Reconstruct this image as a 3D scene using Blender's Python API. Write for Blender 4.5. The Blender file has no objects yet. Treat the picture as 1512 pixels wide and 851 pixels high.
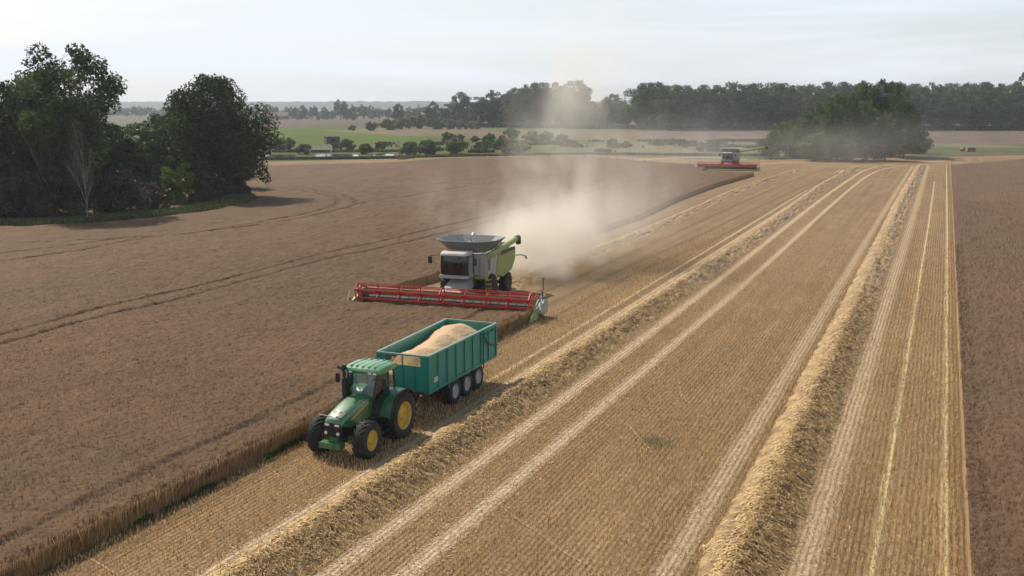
import bpy, bmesh, math, random
import numpy as np
from mathutils import Vector, Matrix
R = math.radians
SC = bpy.context.scene
COL = SC.collection
rnd = random.Random(7)

# ------------------------------------------------------------------ camera
F_PX, CAM_H, HORIZON = 1500.0, 13.5, 157.0
PITCH = math.atan((425.5 - HORIZON) / F_PX)
cam_d = bpy.data.cameras.new('camera'); cam = bpy.data.objects.new('camera', cam_d); COL.objects.link(cam)
cam_d.sensor_width = 36; cam_d.lens = 36 * F_PX / 1512; cam_d.clip_start = .5; cam_d.clip_end = 20000
cam.location = (0, 0, CAM_H); cam.rotation_euler = (math.pi / 2 - PITCH, 0, 0)
SC.camera = cam

def gp(px, py, z=0.0):
    """photo pixel -> point of the level z plane (metres)"""
    X = (px - 756) / F_PX; Y = -(py - 425.5) / F_PX
    d = (X, math.cos(PITCH) + Y * math.sin(PITCH), -math.sin(PITCH) + Y * math.cos(PITCH))
    t = -(CAM_H - z) / d[2]
    return Vector((d[0] * t, d[1] * t, z))

# the drilling direction: u runs away from the camera along the rows, v across them (to the right)
TH = R(22.9)
AW = Vector((math.sin(TH), math.cos(TH), 0)); LV = Vector((math.cos(TH), -math.sin(TH), 0))
def uv(u, v, z=0.0):
    p = AW * u + LV * v; p.z = z; return p
def to_uv(p): return p.x * AW.x + p.y * AW.y, p.x * LV.x + p.y * LV.y
FWD_ANG = math.atan2(-AW.y, -AW.x)      # heading of the machines: along the rows, towards the camera

# ------------------------------------------------------------------ materials
def mat(name, col, rough=.6, metal=0, var=.12, scale=6, bump=0, dust=0, dustcol=(.42, .33, .23), spec=.5, obj_rand=0, detail=4, coat=0):
    m = bpy.data.materials.new(name); m.use_nodes = True
    nt = m.node_tree; N = nt.nodes; L = nt.links
    b = N['Principled BSDF']
    b.inputs['Roughness'].default_value = rough; b.inputs['Metallic'].default_value = metal
    b.inputs['Specular IOR Level'].default_value = spec
    b.inputs['Coat Weight'].default_value = coat
    tc = N.new('ShaderNodeTexCoord')
    nz = N.new('ShaderNodeTexNoise'); nz.inputs['Scale'].default_value = scale; nz.inputs['Detail'].default_value = detail
    L.new(tc.outputs['Object'], nz.inputs['Vector'])
    mx = N.new('ShaderNodeMix'); mx.data_type = 'RGBA'
    c = Vector(col)
    mx.inputs[6].default_value = (*[max(0, x * (1 - var)) for x in c], 1)
    mx.inputs[7].default_value = (*[min(1, x * (1 + var)) for x in c], 1)
    L.new(nz.outputs['Fac'], mx.inputs[0])
    out = mx.outputs[2]
    if obj_rand:
        oi = N.new('ShaderNodeObjectInfo'); hs = N.new('ShaderNodeHueSaturation')
        mr = N.new('ShaderNodeMapRange'); mr.inputs[3].default_value = 1 - obj_rand; mr.inputs[4].default_value = 1 + obj_rand
        L.new(oi.outputs['Random'], mr.inputs[0]); L.new(mr.outputs[0], hs.inputs['Value'])
        ml = N.new('ShaderNodeMath'); ml.operation = 'MULTIPLY'; ml.inputs[1].default_value = 7.31
        fr = N.new('ShaderNodeMath'); fr.operation = 'FRACT'
        m2 = N.new('ShaderNodeMapRange'); m2.inputs[3].default_value = .5 - .04 * obj_rand / .3; m2.inputs[4].default_value = .5 + .03 * obj_rand / .3
        L.new(oi.outputs['Random'], ml.inputs[0]); L.new(ml.outputs[0], fr.inputs[0]); L.new(fr.outputs[0], m2.inputs[0])
        L.new(m2.outputs[0], hs.inputs['Hue'])
        L.new(out, hs.inputs['Color']); out = hs.outputs[0]
    if dust:
        n2 = N.new('ShaderNodeTexNoise'); n2.inputs['Scale'].default_value = 1.7; n2.inputs['Detail'].default_value = 6
        L.new(tc.outputs['Object'], n2.inputs['Vector'])
        r2 = N.new('ShaderNodeMapRange'); r2.inputs[1].default_value = .35; r2.inputs[2].default_value = .75; r2.inputs[4].default_value = dust
        L.new(n2.outputs['Fac'], r2.inputs[0])
        m3 = N.new('ShaderNodeMix'); m3.data_type = 'RGBA'; m3.inputs[7].default_value = (*dustcol, 1)
        L.new(r2.outputs[0], m3.inputs[0]); L.new(out, m3.inputs[6]); out = m3.outputs[2]
    L.new(out, b.inputs['Base Color'])
    if bump:
        bp = N.new('ShaderNodeBump'); bp.inputs['Strength'].default_value = bump; bp.inputs['Distance'].default_value = .02
        L.new(nz.outputs['Fac'], bp.inputs['Height']); L.new(bp.outputs[0], b.inputs['Normal'])
    return m

def leaf_mat(name, col, col2, trans=.18, rand=.22):
    """foliage: colour wanders between two greens from clump to clump and tree to tree"""
    m = bpy.data.materials.new(name); m.use_nodes = True
    nt = m.node_tree; N = nt.nodes; L = nt.links
    b = N['Principled BSDF']; b.inputs['Roughness'].default_value = .6; b.inputs['Specular IOR Level'].default_value = .25
    at = N.new('ShaderNodeAttribute'); at.attribute_name = 'tone'
    mx = N.new('ShaderNodeMix'); mx.data_type = 'RGBA'; mx.inputs[6].default_value = (*col, 1); mx.inputs[7].default_value = (*col2, 1)
    L.new(at.outputs['Fac'], mx.inputs[0])
    oi = N.new('ShaderNodeObjectInfo'); hs = N.new('ShaderNodeHueSaturation')
    mr = N.new('ShaderNodeMapRange'); mr.inputs[3].default_value = 1 - rand; mr.inputs[4].default_value = 1 + rand
    L.new(oi.outputs['Random'], mr.inputs[0]); L.new(mr.outputs[0], hs.inputs['Value'])
    ml = N.new('ShaderNodeMath'); ml.operation = 'MULTIPLY'; ml.inputs[1].default_value = 9.7
    fr = N.new('ShaderNodeMath'); fr.operation = 'FRACT'
    m2 = N.new('ShaderNodeMapRange'); m2.inputs[3].default_value = .475; m2.inputs[4].default_value = .52
    L.new(oi.outputs['Random'], ml.inputs[0]); L.new(ml.outputs[0], fr.inputs[0]); L.new(fr.outputs[0], m2.inputs[0]); L.new(m2.outputs[0], hs.inputs['Hue'])
    L.new(mx.outputs[2], hs.inputs['Color']); L.new(hs.outputs[0], b.inputs['Base Color'])
    tr = N.new('ShaderNodeBsdfTranslucent'); L.new(hs.outputs[0], tr.inputs['Color'])
    ms = N.new('ShaderNodeMixShader'); ms.inputs[0].default_value = trans
    L.new(b.outputs[0], ms.inputs[1]); L.new(tr.outputs[0], ms.inputs[2]); L.new(ms.outputs[0], N['Material Output'].inputs['Surface'])
    return m

def tone_mat(name, stops, trans=.0, rough=.75, nscale=0, namt=0):
    """straw, stubble, crop blades: colour ramp over the per-blade attribute 'tone'"""
    m = bpy.data.materials.new(name); m.use_nodes = True
    nt = m.node_tree; N = nt.nodes; L = nt.links
    b = N['Principled BSDF']; b.inputs['Roughness'].default_value = rough; b.inputs['Specular IOR Level'].default_value = .2
    at = N.new('ShaderNodeAttribute'); at.attribute_name = 'tone'
    cr = N.new('ShaderNodeValToRGB'); e = cr.color_ramp.elements
    while len(e) < len(stops): e.new(.5)
    for i, (p, c) in enumerate(stops): e[i].position = p; e[i].color = (*c, 1)
    L.new(at.outputs['Fac'], cr.inputs[0]); out = cr.outputs[0]
    if nscale:
        tc = N.new('ShaderNodeTexCoord'); nz = N.new('ShaderNodeTexNoise'); nz.inputs['Scale'].default_value = nscale; nz.inputs['Detail'].default_value = 5
        L.new(tc.outputs['Object'], nz.inputs['Vector'])
        mr = N.new('ShaderNodeMapRange'); mr.inputs[1].default_value = .3; mr.inputs[2].default_value = .7; mr.inputs[3].default_value = 1 - namt; mr.inputs[4].default_value = 1 + namt
        L.new(nz.outputs['Fac'], mr.inputs[0]); hs = N.new('ShaderNodeHueSaturation'); L.new(mr.outputs[0], hs.inputs['Value']); L.new(out, hs.inputs['Color']); out = hs.outputs[0]
    L.new(out, b.inputs['Base Color'])
    if trans:
        tr = N.new('ShaderNodeBsdfTranslucent'); L.new(out, tr.inputs['Color'])
        ms = N.new('ShaderNodeMixShader'); ms.inputs[0].default_value = trans
        L.new(b.outputs[0], ms.inputs[1]); L.new(tr.outputs[0], ms.inputs[2]); L.new(ms.outputs[0], N['Material Output'].inputs['Surface'])
    return m

def glass_mat(name, tint, trans=.75):
    m = bpy.data.materials.new(name); m.use_nodes = True
    nt = m.node_tree; N = nt.nodes; L = nt.links; N.remove(N['Principled BSDF'])
    t = N.new('ShaderNodeBsdfTransparent'); t.inputs[0].default_value = (*tint, 1)
    g = N.new('ShaderNodeBsdfGlossy'); g.inputs['Roughness'].default_value = .04; g.inputs['Color'].default_value = (.9, .95, .95, 1)
    fr = N.new('ShaderNodeFresnel'); fr.inputs[0].default_value = 1.5
    ad = N.new('ShaderNodeMath'); ad.operation = 'ADD'; ad.inputs[1].default_value = 1 - trans; ad.use_clamp = True
    L.new(fr.outputs[0], ad.inputs[0])
    mx = N.new('ShaderNodeMixShader'); L.new(ad.outputs[0], mx.inputs[0]); L.new(t.outputs[0], mx.inputs[1]); L.new(g.outputs[0], mx.inputs[2])
    L.new(mx.outputs[0], N['Material Output'].inputs['Surface'])
    return m

# ------------------------------------------------------------------ mesh helpers
def mesh_np(name, V, Fc, m, parent=None, tone=None, smooth=False, extra=None, face_smooth=None):
    """V (n,3), Fc (k,3|4) numpy -> one linked mesh object"""
    V = np.asarray(V, np.float32); Fc = np.asarray(Fc, np.int32)
    me = bpy.data.meshes.new(name)
    k = Fc.shape[1]
    me.vertices.add(len(V)); me.vertices.foreach_set('co', V.ravel())
    me.loops.add(Fc.size); me.loops.foreach_set('vertex_index', Fc.ravel())
    me.polygons.add(len(Fc)); me.polygons.foreach_set('loop_start', np.arange(0, Fc.size, k, dtype=np.int32))
    me.update(calc_edges=True)
    if smooth: me.polygons.foreach_set('use_smooth', np.ones(len(Fc), bool))
    for nm, arr in ([('tone', tone)] if tone is not None else []) + list((extra or {}).items()):
        a = me.attributes.new(nm, 'FLOAT', 'POINT'); a.data.foreach_set('value', np.asarray(arr, np.float32))
    me.materials.append(m)
    o = bpy.data.objects.new(name, me); COL.objects.link(o)
    if parent: o.parent = parent
    return o

def tag(o, label=None, cat=None, group=None, kind=None):
    if label: o['label'] = label
    if cat: o['category'] = cat
    if group: o['group'] = group
    if kind: o['kind'] = kind
    return o

def empty(name, loc=(0, 0, 0), rz=0, label=None, cat=None, group=None):
    o = bpy.data.objects.new(name, None); COL.objects.link(o); o.location = loc; o.rotation_euler = (0, 0, rz)
    o.empty_display_size = .3
    return tag(o, label, cat, group)

def copy_tree(o, parent=None):
    c = o.copy(); COL.objects.link(c)
    if parent: c.parent = parent
    for ch in list(o.children): copy_tree(ch, c)
    return c

class MB:
    def __init__(s): s.v = []; s.f = []
    def add(s, vs, fs, M=None):
        n = len(s.v)
        for p in vs:
            p = Vector(p); s.v.append(tuple(M @ p) if M else tuple(p))
        s.f += [tuple(i + n for i in f) for f in fs]
        return s
    def box(s, a, b, M=None):
        x0, y0, z0 = a; x1, y1, z1 = b
        vs = [(x0, y0, z0), (x1, y0, z0), (x1, y1, z0), (x0, y1, z0), (x0, y0, z1), (x1, y0, z1), (x1, y1, z1), (x0, y1, z1)]
        return s.add(vs, [(3, 2, 1, 0), (4, 5, 6, 7), (0, 1, 5, 4), (1, 2, 6, 5), (2, 3, 7, 6), (3, 0, 4, 7)], M)
    def tube(s, pts, r, n=8, cap=True):
        pts = [Vector(p) for p in pts]; rs = r if isinstance(r, (list, tuple)) else [r] * len(pts)
        rings = []; up = None
        for i, p in enumerate(pts):
            d = (pts[min(i + 1, len(pts) - 1)] - pts[max(i - 1, 0)]).normalized()
            a = Vector((0, 0, 1)) if abs(d.z) < .95 else Vector((1, 0, 0))
            x = d.cross(a).normalized() if up is None else (up - d * up.dot(d)).normalized()
            up = x; y = d.cross(x)
            rings.append([p + (x * math.cos(2 * math.pi * k / n) + y * math.sin(2 * math.pi * k / n)) * rs[i] for k in range(n)])
        vs = [q for g in rings for q in g]; fs = []
        for i in range(len(pts) - 1):
            for k in range(n):
                k2 = (k + 1) % n; fs.append((i * n + k, i * n + k2, (i + 1) * n + k2, (i + 1) * n + k))
        if cap: fs += [tuple(range(n))[::-1], tuple((len(pts) - 1) * n + k for k in range(n))]
        return s.add(vs, fs)
    def lathe_y(s, prof, c=(0, 0, 0), n=32):
        """profile of (radius, y) turned about the y axis through c"""
        vs = []; fs = []; m = len(prof)
        for k in range(n):
            a = 2 * math.pi * k / n
            for r, y in prof: vs.append((c[0] + r * math.cos(a), c[1] + y, c[2] + r * math.sin(a)))
        for k in range(n):
            k2 = (k + 1) % n
            for i in range(m - 1): fs.append((k * m + i, k * m + i + 1, k2 * m + i + 1, k2 * m + i))
        return s.add(vs, fs)
    def prism(s, poly, y0, y1, axis='y', M=None):
        """closed outline extruded; poly in (x,z) for axis y, (y,z) for x, (x,y) for z"""
        n = len(poly)
        def P(a, b, t): return {'y': (a, t, b), 'x': (t, a, b), 'z': (a, b, t)}[axis]
        vs = [P(a, b, y0) for a, b in poly] + [P(a, b, y1) for a, b in poly]
        fs = [tuple(range(n)), tuple(range(2 * n - 1, n - 1, -1))] + [(i, i + n, (i + 1) % n + n, (i + 1) % n) for i in range(n)]
        return s.add(vs, fs, M)
    def loft(s, secs, cap=True):
        n = len(secs[0]); vs = [p for q in secs for p in q]; fs = []
        for i in range(len(secs) - 1):
            for k in range(n):
                k2 = (k + 1) % n; fs.append((i * n + k, i * n + k2, (i + 1) * n + k2, (i + 1) * n + k))
        if cap: fs += [tuple(range(n))[::-1], tuple((len(secs) - 1) * n + k for k in range(n))]
        return s.add(vs, fs)
    def build(s, name, m, parent=None, bevel=0, smooth=35):
        me = bpy.data.meshes.new(name); me.from_pydata(s.v, [], s.f)
        bm = bmesh.new(); bm.from_mesh(me); bmesh.ops.recalc_face_normals(bm, faces=bm.faces)
        if bevel:
            es = [e for e in bm.edges if len(e.link_faces) == 2 and e.calc_face_angle(0) > R(40)]
            if es: bmesh.ops.bevel(bm, geom=es, offset=bevel, segments=2, affect='EDGES', clamp_overlap=True)
        bm.to_mesh(me); bm.free()
        for p in me.polygons: p.use_smooth = True
        me.set_sharp_from_angle(angle=R(smooth))
        me.materials.append(m)
        o = bpy.data.objects.new(name, me); COL.objects.link(o)
        if parent: o.parent = parent
        return o
# ------------------------------------------------------------------ paints
M = {}
def setup_mats():
    M['green'] = mat('tractor_green', (.012, .135, .034), .38, dust=.28, dustcol=(.30, .27, .18), coat=.35, spec=.9)
    M['roofgreen'] = mat('cab_roof_green', (.06, .25, .10), .38, dust=.4, dustcol=(.34, .40, .28), coat=.5)
    M['yellow'] = mat('rim_yellow', (.62, .40, .02), .5, dust=.5, dustcol=(.45, .36, .16))
    M['black'] = mat('black_plastic', (.012, .012, .013), .5, dust=.25, dustcol=(.10, .085, .065))
    M['rubber'] = mat('tyre_rubber', (.020, .019, .019), .85, dust=.5, dustcol=(.085, .070, .052), bump=.3, scale=14)
    M['teal'] = mat('trailer_teal', (.008, .215, .170), .42, dust=.14, dustcol=(.16, .25, .20))
    M['tealin'] = mat('trailer_inside_teal', (.014, .12, .105), .6, dust=.4, dustcol=(.18, .22, .17))
    M['rail'] = mat('worn_rail', (.12, .27, .22), .5, dust=.35)
    M['steel'] = mat('bare_steel', (.36, .37, .37), .42, metal=.6, dust=.3)
    M['chrome'] = mat('polished_metal', (.6, .6, .6), .2, metal=.9)
    M['rimgrey'] = mat('grey_rim', (.45, .45, .44), .5, dust=.3)
    M['chassis'] = mat('dark_chassis', (.03, .035, .035), .7, dust=.5, dustcol=(.16, .13, .1))
    M['lamp'] = mat('lamp_glass', (.75, .75, .72), .15, var=.03)
    M['amber'] = mat('amber_lens', (.8, .25, .02), .2, var=.03)
    M['redlens'] = mat('red_lens', (.5, .02, .02), .2, var=.03)
    M['grain'] = mat('wheat_grain', (.54, .37, .21), .95, var=.22, scale=40, bump=.5, detail=8)
    M['lime'] = mat('combine_lime', (.25, .31, .06), .5, dust=.55, dustcol=(.33, .30, .18))
    M['redrim'] = mat('dusty_red_rim', (.17, .03, .03), .6, dust=.6, dustcol=(.13, .10, .075))
    M['white'] = mat('combine_white', (.36, .355, .32), .5, dust=.45, dustcol=(.33, .28, .22))
    M['cream'] = mat('cab_roof_cream', (.56, .50, .42), .45, dust=.4, dustcol=(.5, .42, .32))
    M['red'] = mat('header_red', (.46, .014, .014), .38, dust=.15, dustcol=(.32, .13, .09))
    M['sheet'] = mat('galvanised_sheet', (.16, .185, .175), .65, metal=.05, dust=.3)
    M['glass'] = glass_mat('cab_glass', (.50, .64, .55), .97)
    M['dglass'] = glass_mat('dark_cab_glass', (.34, .38, .38), .985)
    M['dustglass'] = glass_mat('dusty_pane', (.8, .78, .7), .93)
    M['seat'] = mat('seat_cloth', (.05, .05, .055), .9)
    M['skin'] = mat('skin', (.50, .30, .21), .6, var=.05)
    M['shirt'] = mat('shirt_cloth', (.10, .14, .24), .9)
    M['shirt2'] = mat('red_shirt_cloth', (.40, .06, .05), .9)
    M['trouser'] = mat('trouser_cloth', (.03, .035, .05), .9)
    M['hair'] = mat('brown_hair', (.05, .03, .02), .8)
    M['lining'] = mat('cab_lining', (.10, .10, .10), .8)

def tyre(name, r, w, rim_r, parent, lugs=0, y=0, side=1, sub=None):
    """wheel part with tyre and rim sub-parts; axis along y; side=+1: the dished face looks to +y"""
    mb = MB(); h = w / 2
    mb.lathe_y([(rim_r, -h * .80), (rim_r * 1.08, -h * .92), (r * .86, -h), (r * .94, -h * .86), (r * .97, -h * .5), (r * .975, 0), (r * .97, h * .5), (r * .94, h * .86), (r * .86, h), (rim_r * 1.08, h * .92), (rim_r, h * .80), (rim_r * .97, 0), (rim_r, -h * .80)], n=40)
    if lugs:
        for k in range(lugs):
            for sd in (-1, 1):
                a0 = 2 * math.pi * (k + (.5 if sd > 0 else 0)) / lugs
                ln = []
                for t in (0, .5, 1):
                    yy = sd * h * (.02 + .98 * t); a = a0 + t * .42 * (.62 / r)
                    rr0 = r * (.95 if t < .8 else .90); rr1 = r * (1.045 if t < .8 else .99)
                    da = .042 / r * (1 + .3 * t)
                    ln.append([(rr0 * math.cos(a - da), yy, rr0 * math.sin(a - da)), (rr0 * math.cos(a + da), yy, rr0 * math.sin(a + da)), (rr1 * math.cos(a + da * .8), yy, rr1 * math.sin(a + da * .8)), (rr1 * math.cos(a - da * .8), yy, rr1 * math.sin(a - da * .8))])
                mb.loft(ln)
    else:
        for yy in (-h * .55, -h * .2, h * .2, h * .55):
            mb.lathe_y([(r * .985, yy - .03), (r * 1.005, yy - .025), (r * 1.005, yy + .025), (r * .985, yy + .03)], n=40)
    mb.build('tyre', M['rubber'], parent, smooth=40)

def rim(r, w, m, parent, side=1, deep=.35, bolts=8, boss=.3):
    h = w / 2; s = side
    mb = MB()
    mb.lathe_y([(r * 1.03, s * h * .86), (r * 1.0, s * h * .9), (r * .93, s * h * .80), (r * .88, s * h * (.9 - deep)), (r * .55, s * h * (.80 - deep)), (r * boss * 1.25, s * h * (.95 - deep)), (r * boss, s * h * (1.15 - deep)), (.001, s * h * (1.18 - deep))], n=36)
    mb.lathe_y([(r * 1.03, -s * h * .86), (r * .93, -s * h * .8), (r * .9, s * h * (.85 - deep))], n=36)
    for k in range(bolts):
        a = 2 * math.pi * k / bolts; c = (r * boss * .78 * math.cos(a), 0, r * boss * .78 * math.sin(a))
        y0, y1 = s * h * (1.12 - deep), s * h * (1.26 - deep)
        mb.tube([(c[0], y0, c[2]), (c[0], y1, c[2])], r * .035, 6)
    # oval hand holes drawn as raised pads between boss and flange
    for k in range(6):
        a = 2 * math.pi * (k + .5) / 6; rr = r * .7
        c = Vector((rr * math.cos(a), s * h * (.86 - deep), rr * math.sin(a)))
        mb.tube([c, c + Vector((0, s * .02, 0))], r * .07, 8)
    mb.build('rim', m, parent, smooth=40)

def wheel(root, name, x, y, r, w, rimr, m, lugs=0, side=1, steer=0, deep=.35, boss=.3):
    e = bpy.data.objects.new(name, None); COL.objects.link(e); e.parent = root; e.location = (x, y, r * .985); e.rotation_euler = (0, rnd.random(), steer)
    e.rotation_mode = 'XYZ'
    tyre('tyre', r, w, rimr, e, lugs, side=side)
    rim(rimr, w, m, e, side, deep, boss=boss)
    return e

def loop_sec(x, w, zb, zt, r=.12, top=1.0):
    """rounded rectangular cross-section at x"""
    pts = []
    for y, z in ((-w, zb), (-w, zt - r * 1.5), (-w * .96, zt - r * .7), (-w * .82, zt - r * .2), (-w * .4, zt), (0, zt + .01), (w * .4, zt), (w * .82, zt - r * .2), (w * .96, zt - r * .7), (w, zt - r * 1.5), (w, zb)):
        pts.append((x, y, z))
    return pts

def make_person(loc, rz, label, shirt, seat_z):
    """seated figure, one continuous skinned body; origin at the seat"""
    root = empty('person', loc, rz, label, 'person')
    J = {}; E = []
    def j(n, p, r, par=None):
        J[n] = (p, r); 
        if par: E.append((par, n))
    j('pelvis', (0, 0, .10), .14); j('waist', (.0, 0, .27), .125, 'pelvis'); j('chest', (-.01, 0, .46), .15, 'waist'); j('neck', (0, 0, .62), .055, 'chest')
    j('jaw', (.015, 0, .70), .068, 'neck'); j('skull', (.01, 0, .79), .09, 'jaw'); j('crown', (0, 0, .87), .065, 'skull')
    for s, n in ((1, 'l'), (-1, 'r')):
        j('sh' + n, (-.01, s * .19, .53), .062, 'chest'); j('el' + n, (.12, s * .27, .30), .046, 'sh' + n); j('wr' + n, (.36, s * .17, .34), .030, 'el' + n)
        j('pa' + n, (.43, s * .15, .36), .034, 'wr' + n)
        for q in range(4):
            yy = s * (.115 + .022 * q); L_ = (.038, .045, .042, .032)[q]
            j('f%d%s' % (q, n), (.47, yy, .375), .0095, 'pa' + n); j('g%d%s' % (q, n), (.47 + L_, yy, .36), .0085, 'f%d%s' % (q, n)); j('h%d%s' % (q, n), (.47 + L_ * .8, yy, .33), .0075, 'g%d%s' % (q, n))
        j('t0' + n, (.43, s * .105, .35), .011, 'pa' + n); j('t1' + n, (.47, s * .095, .33), .009, 't0' + n)
        j('hip' + n, (.03, s * .10, .09), .095, 'pelvis'); j('kn' + n, (.44, s * .14, .13), .066, 'hip' + n); j('an' + n, (.52, s * .14, -.28), .042, 'kn' + n); j('to' + n, (.68, s * .15, -.34), .036, 'an' + n)
    names = list(J); me = bpy.data.meshes.new('body'); me.from_pydata([J[n][0] for n in names], [(names.index(a), names.index(b)) for a, b in E], [])
    o = bpy.data.objects.new('body', me); COL.objects.link(o)
    sk = o.modifiers.new('skin', 'SKIN'); sk.use_smooth_shade = True
    for i, n in enumerate(names): me.skin_vertices[0].data[i].radius = (J[n][1],) * 2
    me.skin_vertices[0].data[0].use_root = True
    o.modifiers.new('sub', 'SUBSURF').levels = 1
    dg = bpy.context.evaluated_depsgraph_get(); m2 = bpy.data.meshes.new_from_object(o.evaluated_get(dg)); o.modifiers.clear(); o.data = m2
    for k in ('skin',): m2.materials.append(M[k])
    m2.materials.append(shirt); m2.materials.append(M['trouser'])
    for p in m2.polygons:
        c = p.center; p.use_smooth = True
        p.material_index = 0 if (c.z > .585 or c.x > .34 and c.z > .27) else (1 if c.z > .2 and c.x < .35 else 2)
    o.parent = root
    mb = MB(); mb.lathe_y([(.001, -.09), (.06, -.075), (.088, -.03), (.09, .03), (.06, .075), (.001, .09)], c=(-.012, 0, .835), n=14)
    mb.build('hair', M['hair'], root)
    mb = MB(); mb.tube([(.085, 0, .80), (.115, 0, .765), (.095, 0, .75)], [.010, .016, .012], 6); mb.build('nose', M['skin'], root)
    mb = MB()
    for s in (1, -1): mb.lathe_y([(.001, -.012), (.011, -.006), (.013, 0), (.011, .006), (.001, .012)], c=(.088, s * .032, .80), n=8)
    mb.box((.084, -.025, .715), (.090, .025, .723)); mb.build('eye_and_mouth', M['trouser'], root)
    mb = MB()
    for s in (1, -1): mb.tube([(.0, s * .085, .81), (-.005, s * .102, .80), (.0, s * .088, .76)], .014, 6)
    mb.build('ear', M['skin'], root)
    return root

# ------------------------------------------------------------------ tractor
def make_tractor():
    o = uv(35.35, -20.95)
    t = empty('tractor', o, FWD_ANG, 'green tractor with yellow wheel rims towing the teal grain trailer', 'tractor')
    WB = 2.68
    for s in (1, -1):
        wheel(t, 'rear_wheel', 0, s * .96, .98, .62, .56, M['yellow'], 22, s, 0, .55)
        wheel(t, 'front_wheel', WB, s * 1.03, .74, .54, .40, M['yellow'], 18, s, R(2), .35, .36)
        # rear mudguard: arched green shell with a black rubber edge
        arc = [(math.cos(a) * 1.10, .98 + math.sin(a) * 1.10) for a in [R(d) for d in range(8, 172, 12)]]
        inn = [(x * .965, .98 + (z - .98) * .965) for x, z in arc]
        mb = MB(); y0, y1 = s * .50, s * 1.16
        mb.prism(arc + inn[::-1], min(y0, y1), max(y0, y1))
        mb.build('rear_fender', M['green'], t, .008)
        mb = MB(); arc2 = [(x * 1.02, .98 + (z - .98) * 1.02) for x, z in arc]
        mb.prism(arc2 + inn[::-1], min(s * 1.16, s * 1.25), max(s * 1.16, s * 1.25)); mb.build('fender_edge', M['black'], t, .005)
        mb = MB(); mb.prism([(-.98, 1.05), (-.80, 1.9), (-.3, 2.05), (.35, 2.05), (.88, 1.72), (1.02, 1.05)], min(s * .46, s * .50), max(s * .46, s * .50)); mb.build('fender_inner_panel', M['green'], t)
        mb = MB(); mb.tube([(WB, s * .2, .72), (WB, s * .75, .72)], [.13, .11], 10); mb.tube([(0, s * .2, .97), (0, s * .8, .97)], [.2, .15], 12); mb.build('axle', M['green'], t)
    mb = MB(); mb.box((-.55, -.26, .62), (1.5, .26, 1.15)); mb.box((1.4, -.2, .58), (3.0, .2, 1.0)); mb.build('chassis', M['chassis'], t, .02)
    mb = MB(); mb.box((1.5, -.34, .85), (3.12, .34, 1.3)); mb.build('engine', M['black'], t, .02)
    for k in range(5):
        pass
    # bonnet
    mb = MB()
    secs = [loop_sec(x, w, zb, zt, .16) for x, w, zb, zt in ((1.25, .47, 1.30, 2.14), (1.8, .465, 1.24, 2.09), (2.35, .45, 1.18, 2.0), (2.85, .43, 1.22, 1.88), (3.25, .41, 1.34, 1.76), (3.42, .39, 1.45, 1.66), (3.49, .36, 1.50, 1.58))]
    mb.loft(secs); bn = mb.build('bonnet', M['green'], t, 0, 50)
    for s in (1, -1):
        mb = MB(); y = s * .474
        pts = [(1.6, 1.84), (2.85, 1.50), (2.9, 1.54), (1.6, 1.93)]
        mb.prism(pts, *sorted((s * .455, s * .478))); mb.build('yellow_stripe', M['yellow'], bn)
        mb = MB(); mb.add([(2.99, s * .07, 1.835), (3.35, s * .06, 1.705), (3.35, s * .29, 1.68), (2.99, s * .33, 1.80), (2.99, s * .07, 1.858), (3.35, s * .06, 1.728), (3.35, s * .29, 1.705), (2.99, s * .33, 1.825)], [(0, 1, 2, 3), (7, 6, 5, 4), (0, 4, 5, 1), (1, 5, 6, 2), (2, 6, 7, 3), (3, 7, 4, 0)]); mb.build('bonnet_vent', M['black'], bn)
        mb = MB(); mb.box((1.6, *sorted((s * .35, s * .36))[:1], .9), (2.9, sorted((s * .35, s * .36))[1], 1.28))
        for k in range(6): mb.box((1.65 + k * .2, min(s * .36, s * .375), .93), (1.78 + k * .2, max(s * .36, s * .375), 1.2))
        mb.build('side_grille', M['black'], t)
    mb = MB(); mb.loft([[(3.370, -.37, .92), (3.370, .37, .92), (3.370, .37, 1.52), (3.370, -.37, 1.52)], [(3.510, -.33, .95), (3.510, .33, .95), (3.520, .34, 1.50), (3.520, -.34, 1.50)]])
    for k in range(6): mb.box((3.510, -.28, 1.0 + k * .06), (3.532, .28, 1.025 + k * .06))
    gr = mb.build('grille', M['black'], t, .01)
    for s in (1, -1):
        mb = MB(); mb.box((3.515, s * .22 - .1, 1.40), (3.545, s * .22 + .1, 1.48)); mb.build('headlight', M['lamp'], gr, .01)
        mb = MB(); mb.tube([(3.520, s * .27, 1.12), (3.570, s * .27, 1.12)], .065, 12); mb.build('work_lamp', M['lamp'], gr, .005)
    mb = MB(); mb.box((3.390, -.48, .55), (3.770, .48, .78)); mb.box((3.270, -.2, .5), (3.390, .2, .9)); mb.box((3.770, -.2, .60), (3.810, .2, .74)); mb.build('front_bumper', M['green'], t, .03)
    # cab: floor, pillars, glass, roof
    mb = MB(); mb.box((-.15, -.62, 1.12), (1.38, .62, 1.25)); mb.prism([(-.2, 1.2), (-.28, 2.0), (-.18, 2.05), (.0, 1.2)], -.6, .6); mb.box((1.0, -.4, 1.2), (1.38, .4, 1.95)); mb.build('cab_floor', M['lining'], t, .02)
    P = {'fl': [(1.36, .60, 1.2), (1.40, .62, 2.1), (1.18, .66, 2.98)], 'bl': [(.52, .74, 1.5), (.5, .78, 2.1), (.45, .74, 2.98)], 'rl': [(-.22, .64, 1.9), (-.24, .66, 2.3), (-.12, .64, 2.98)]}
    for k, p in P.items():
        for s in (1, -1):
            mb = MB(); mb.tube([(x, s * y, z) for x, y, z in p], .04 if k == 'fl' else .035, 6); mb.build('cab_pillar', M['black'], t)
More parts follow.
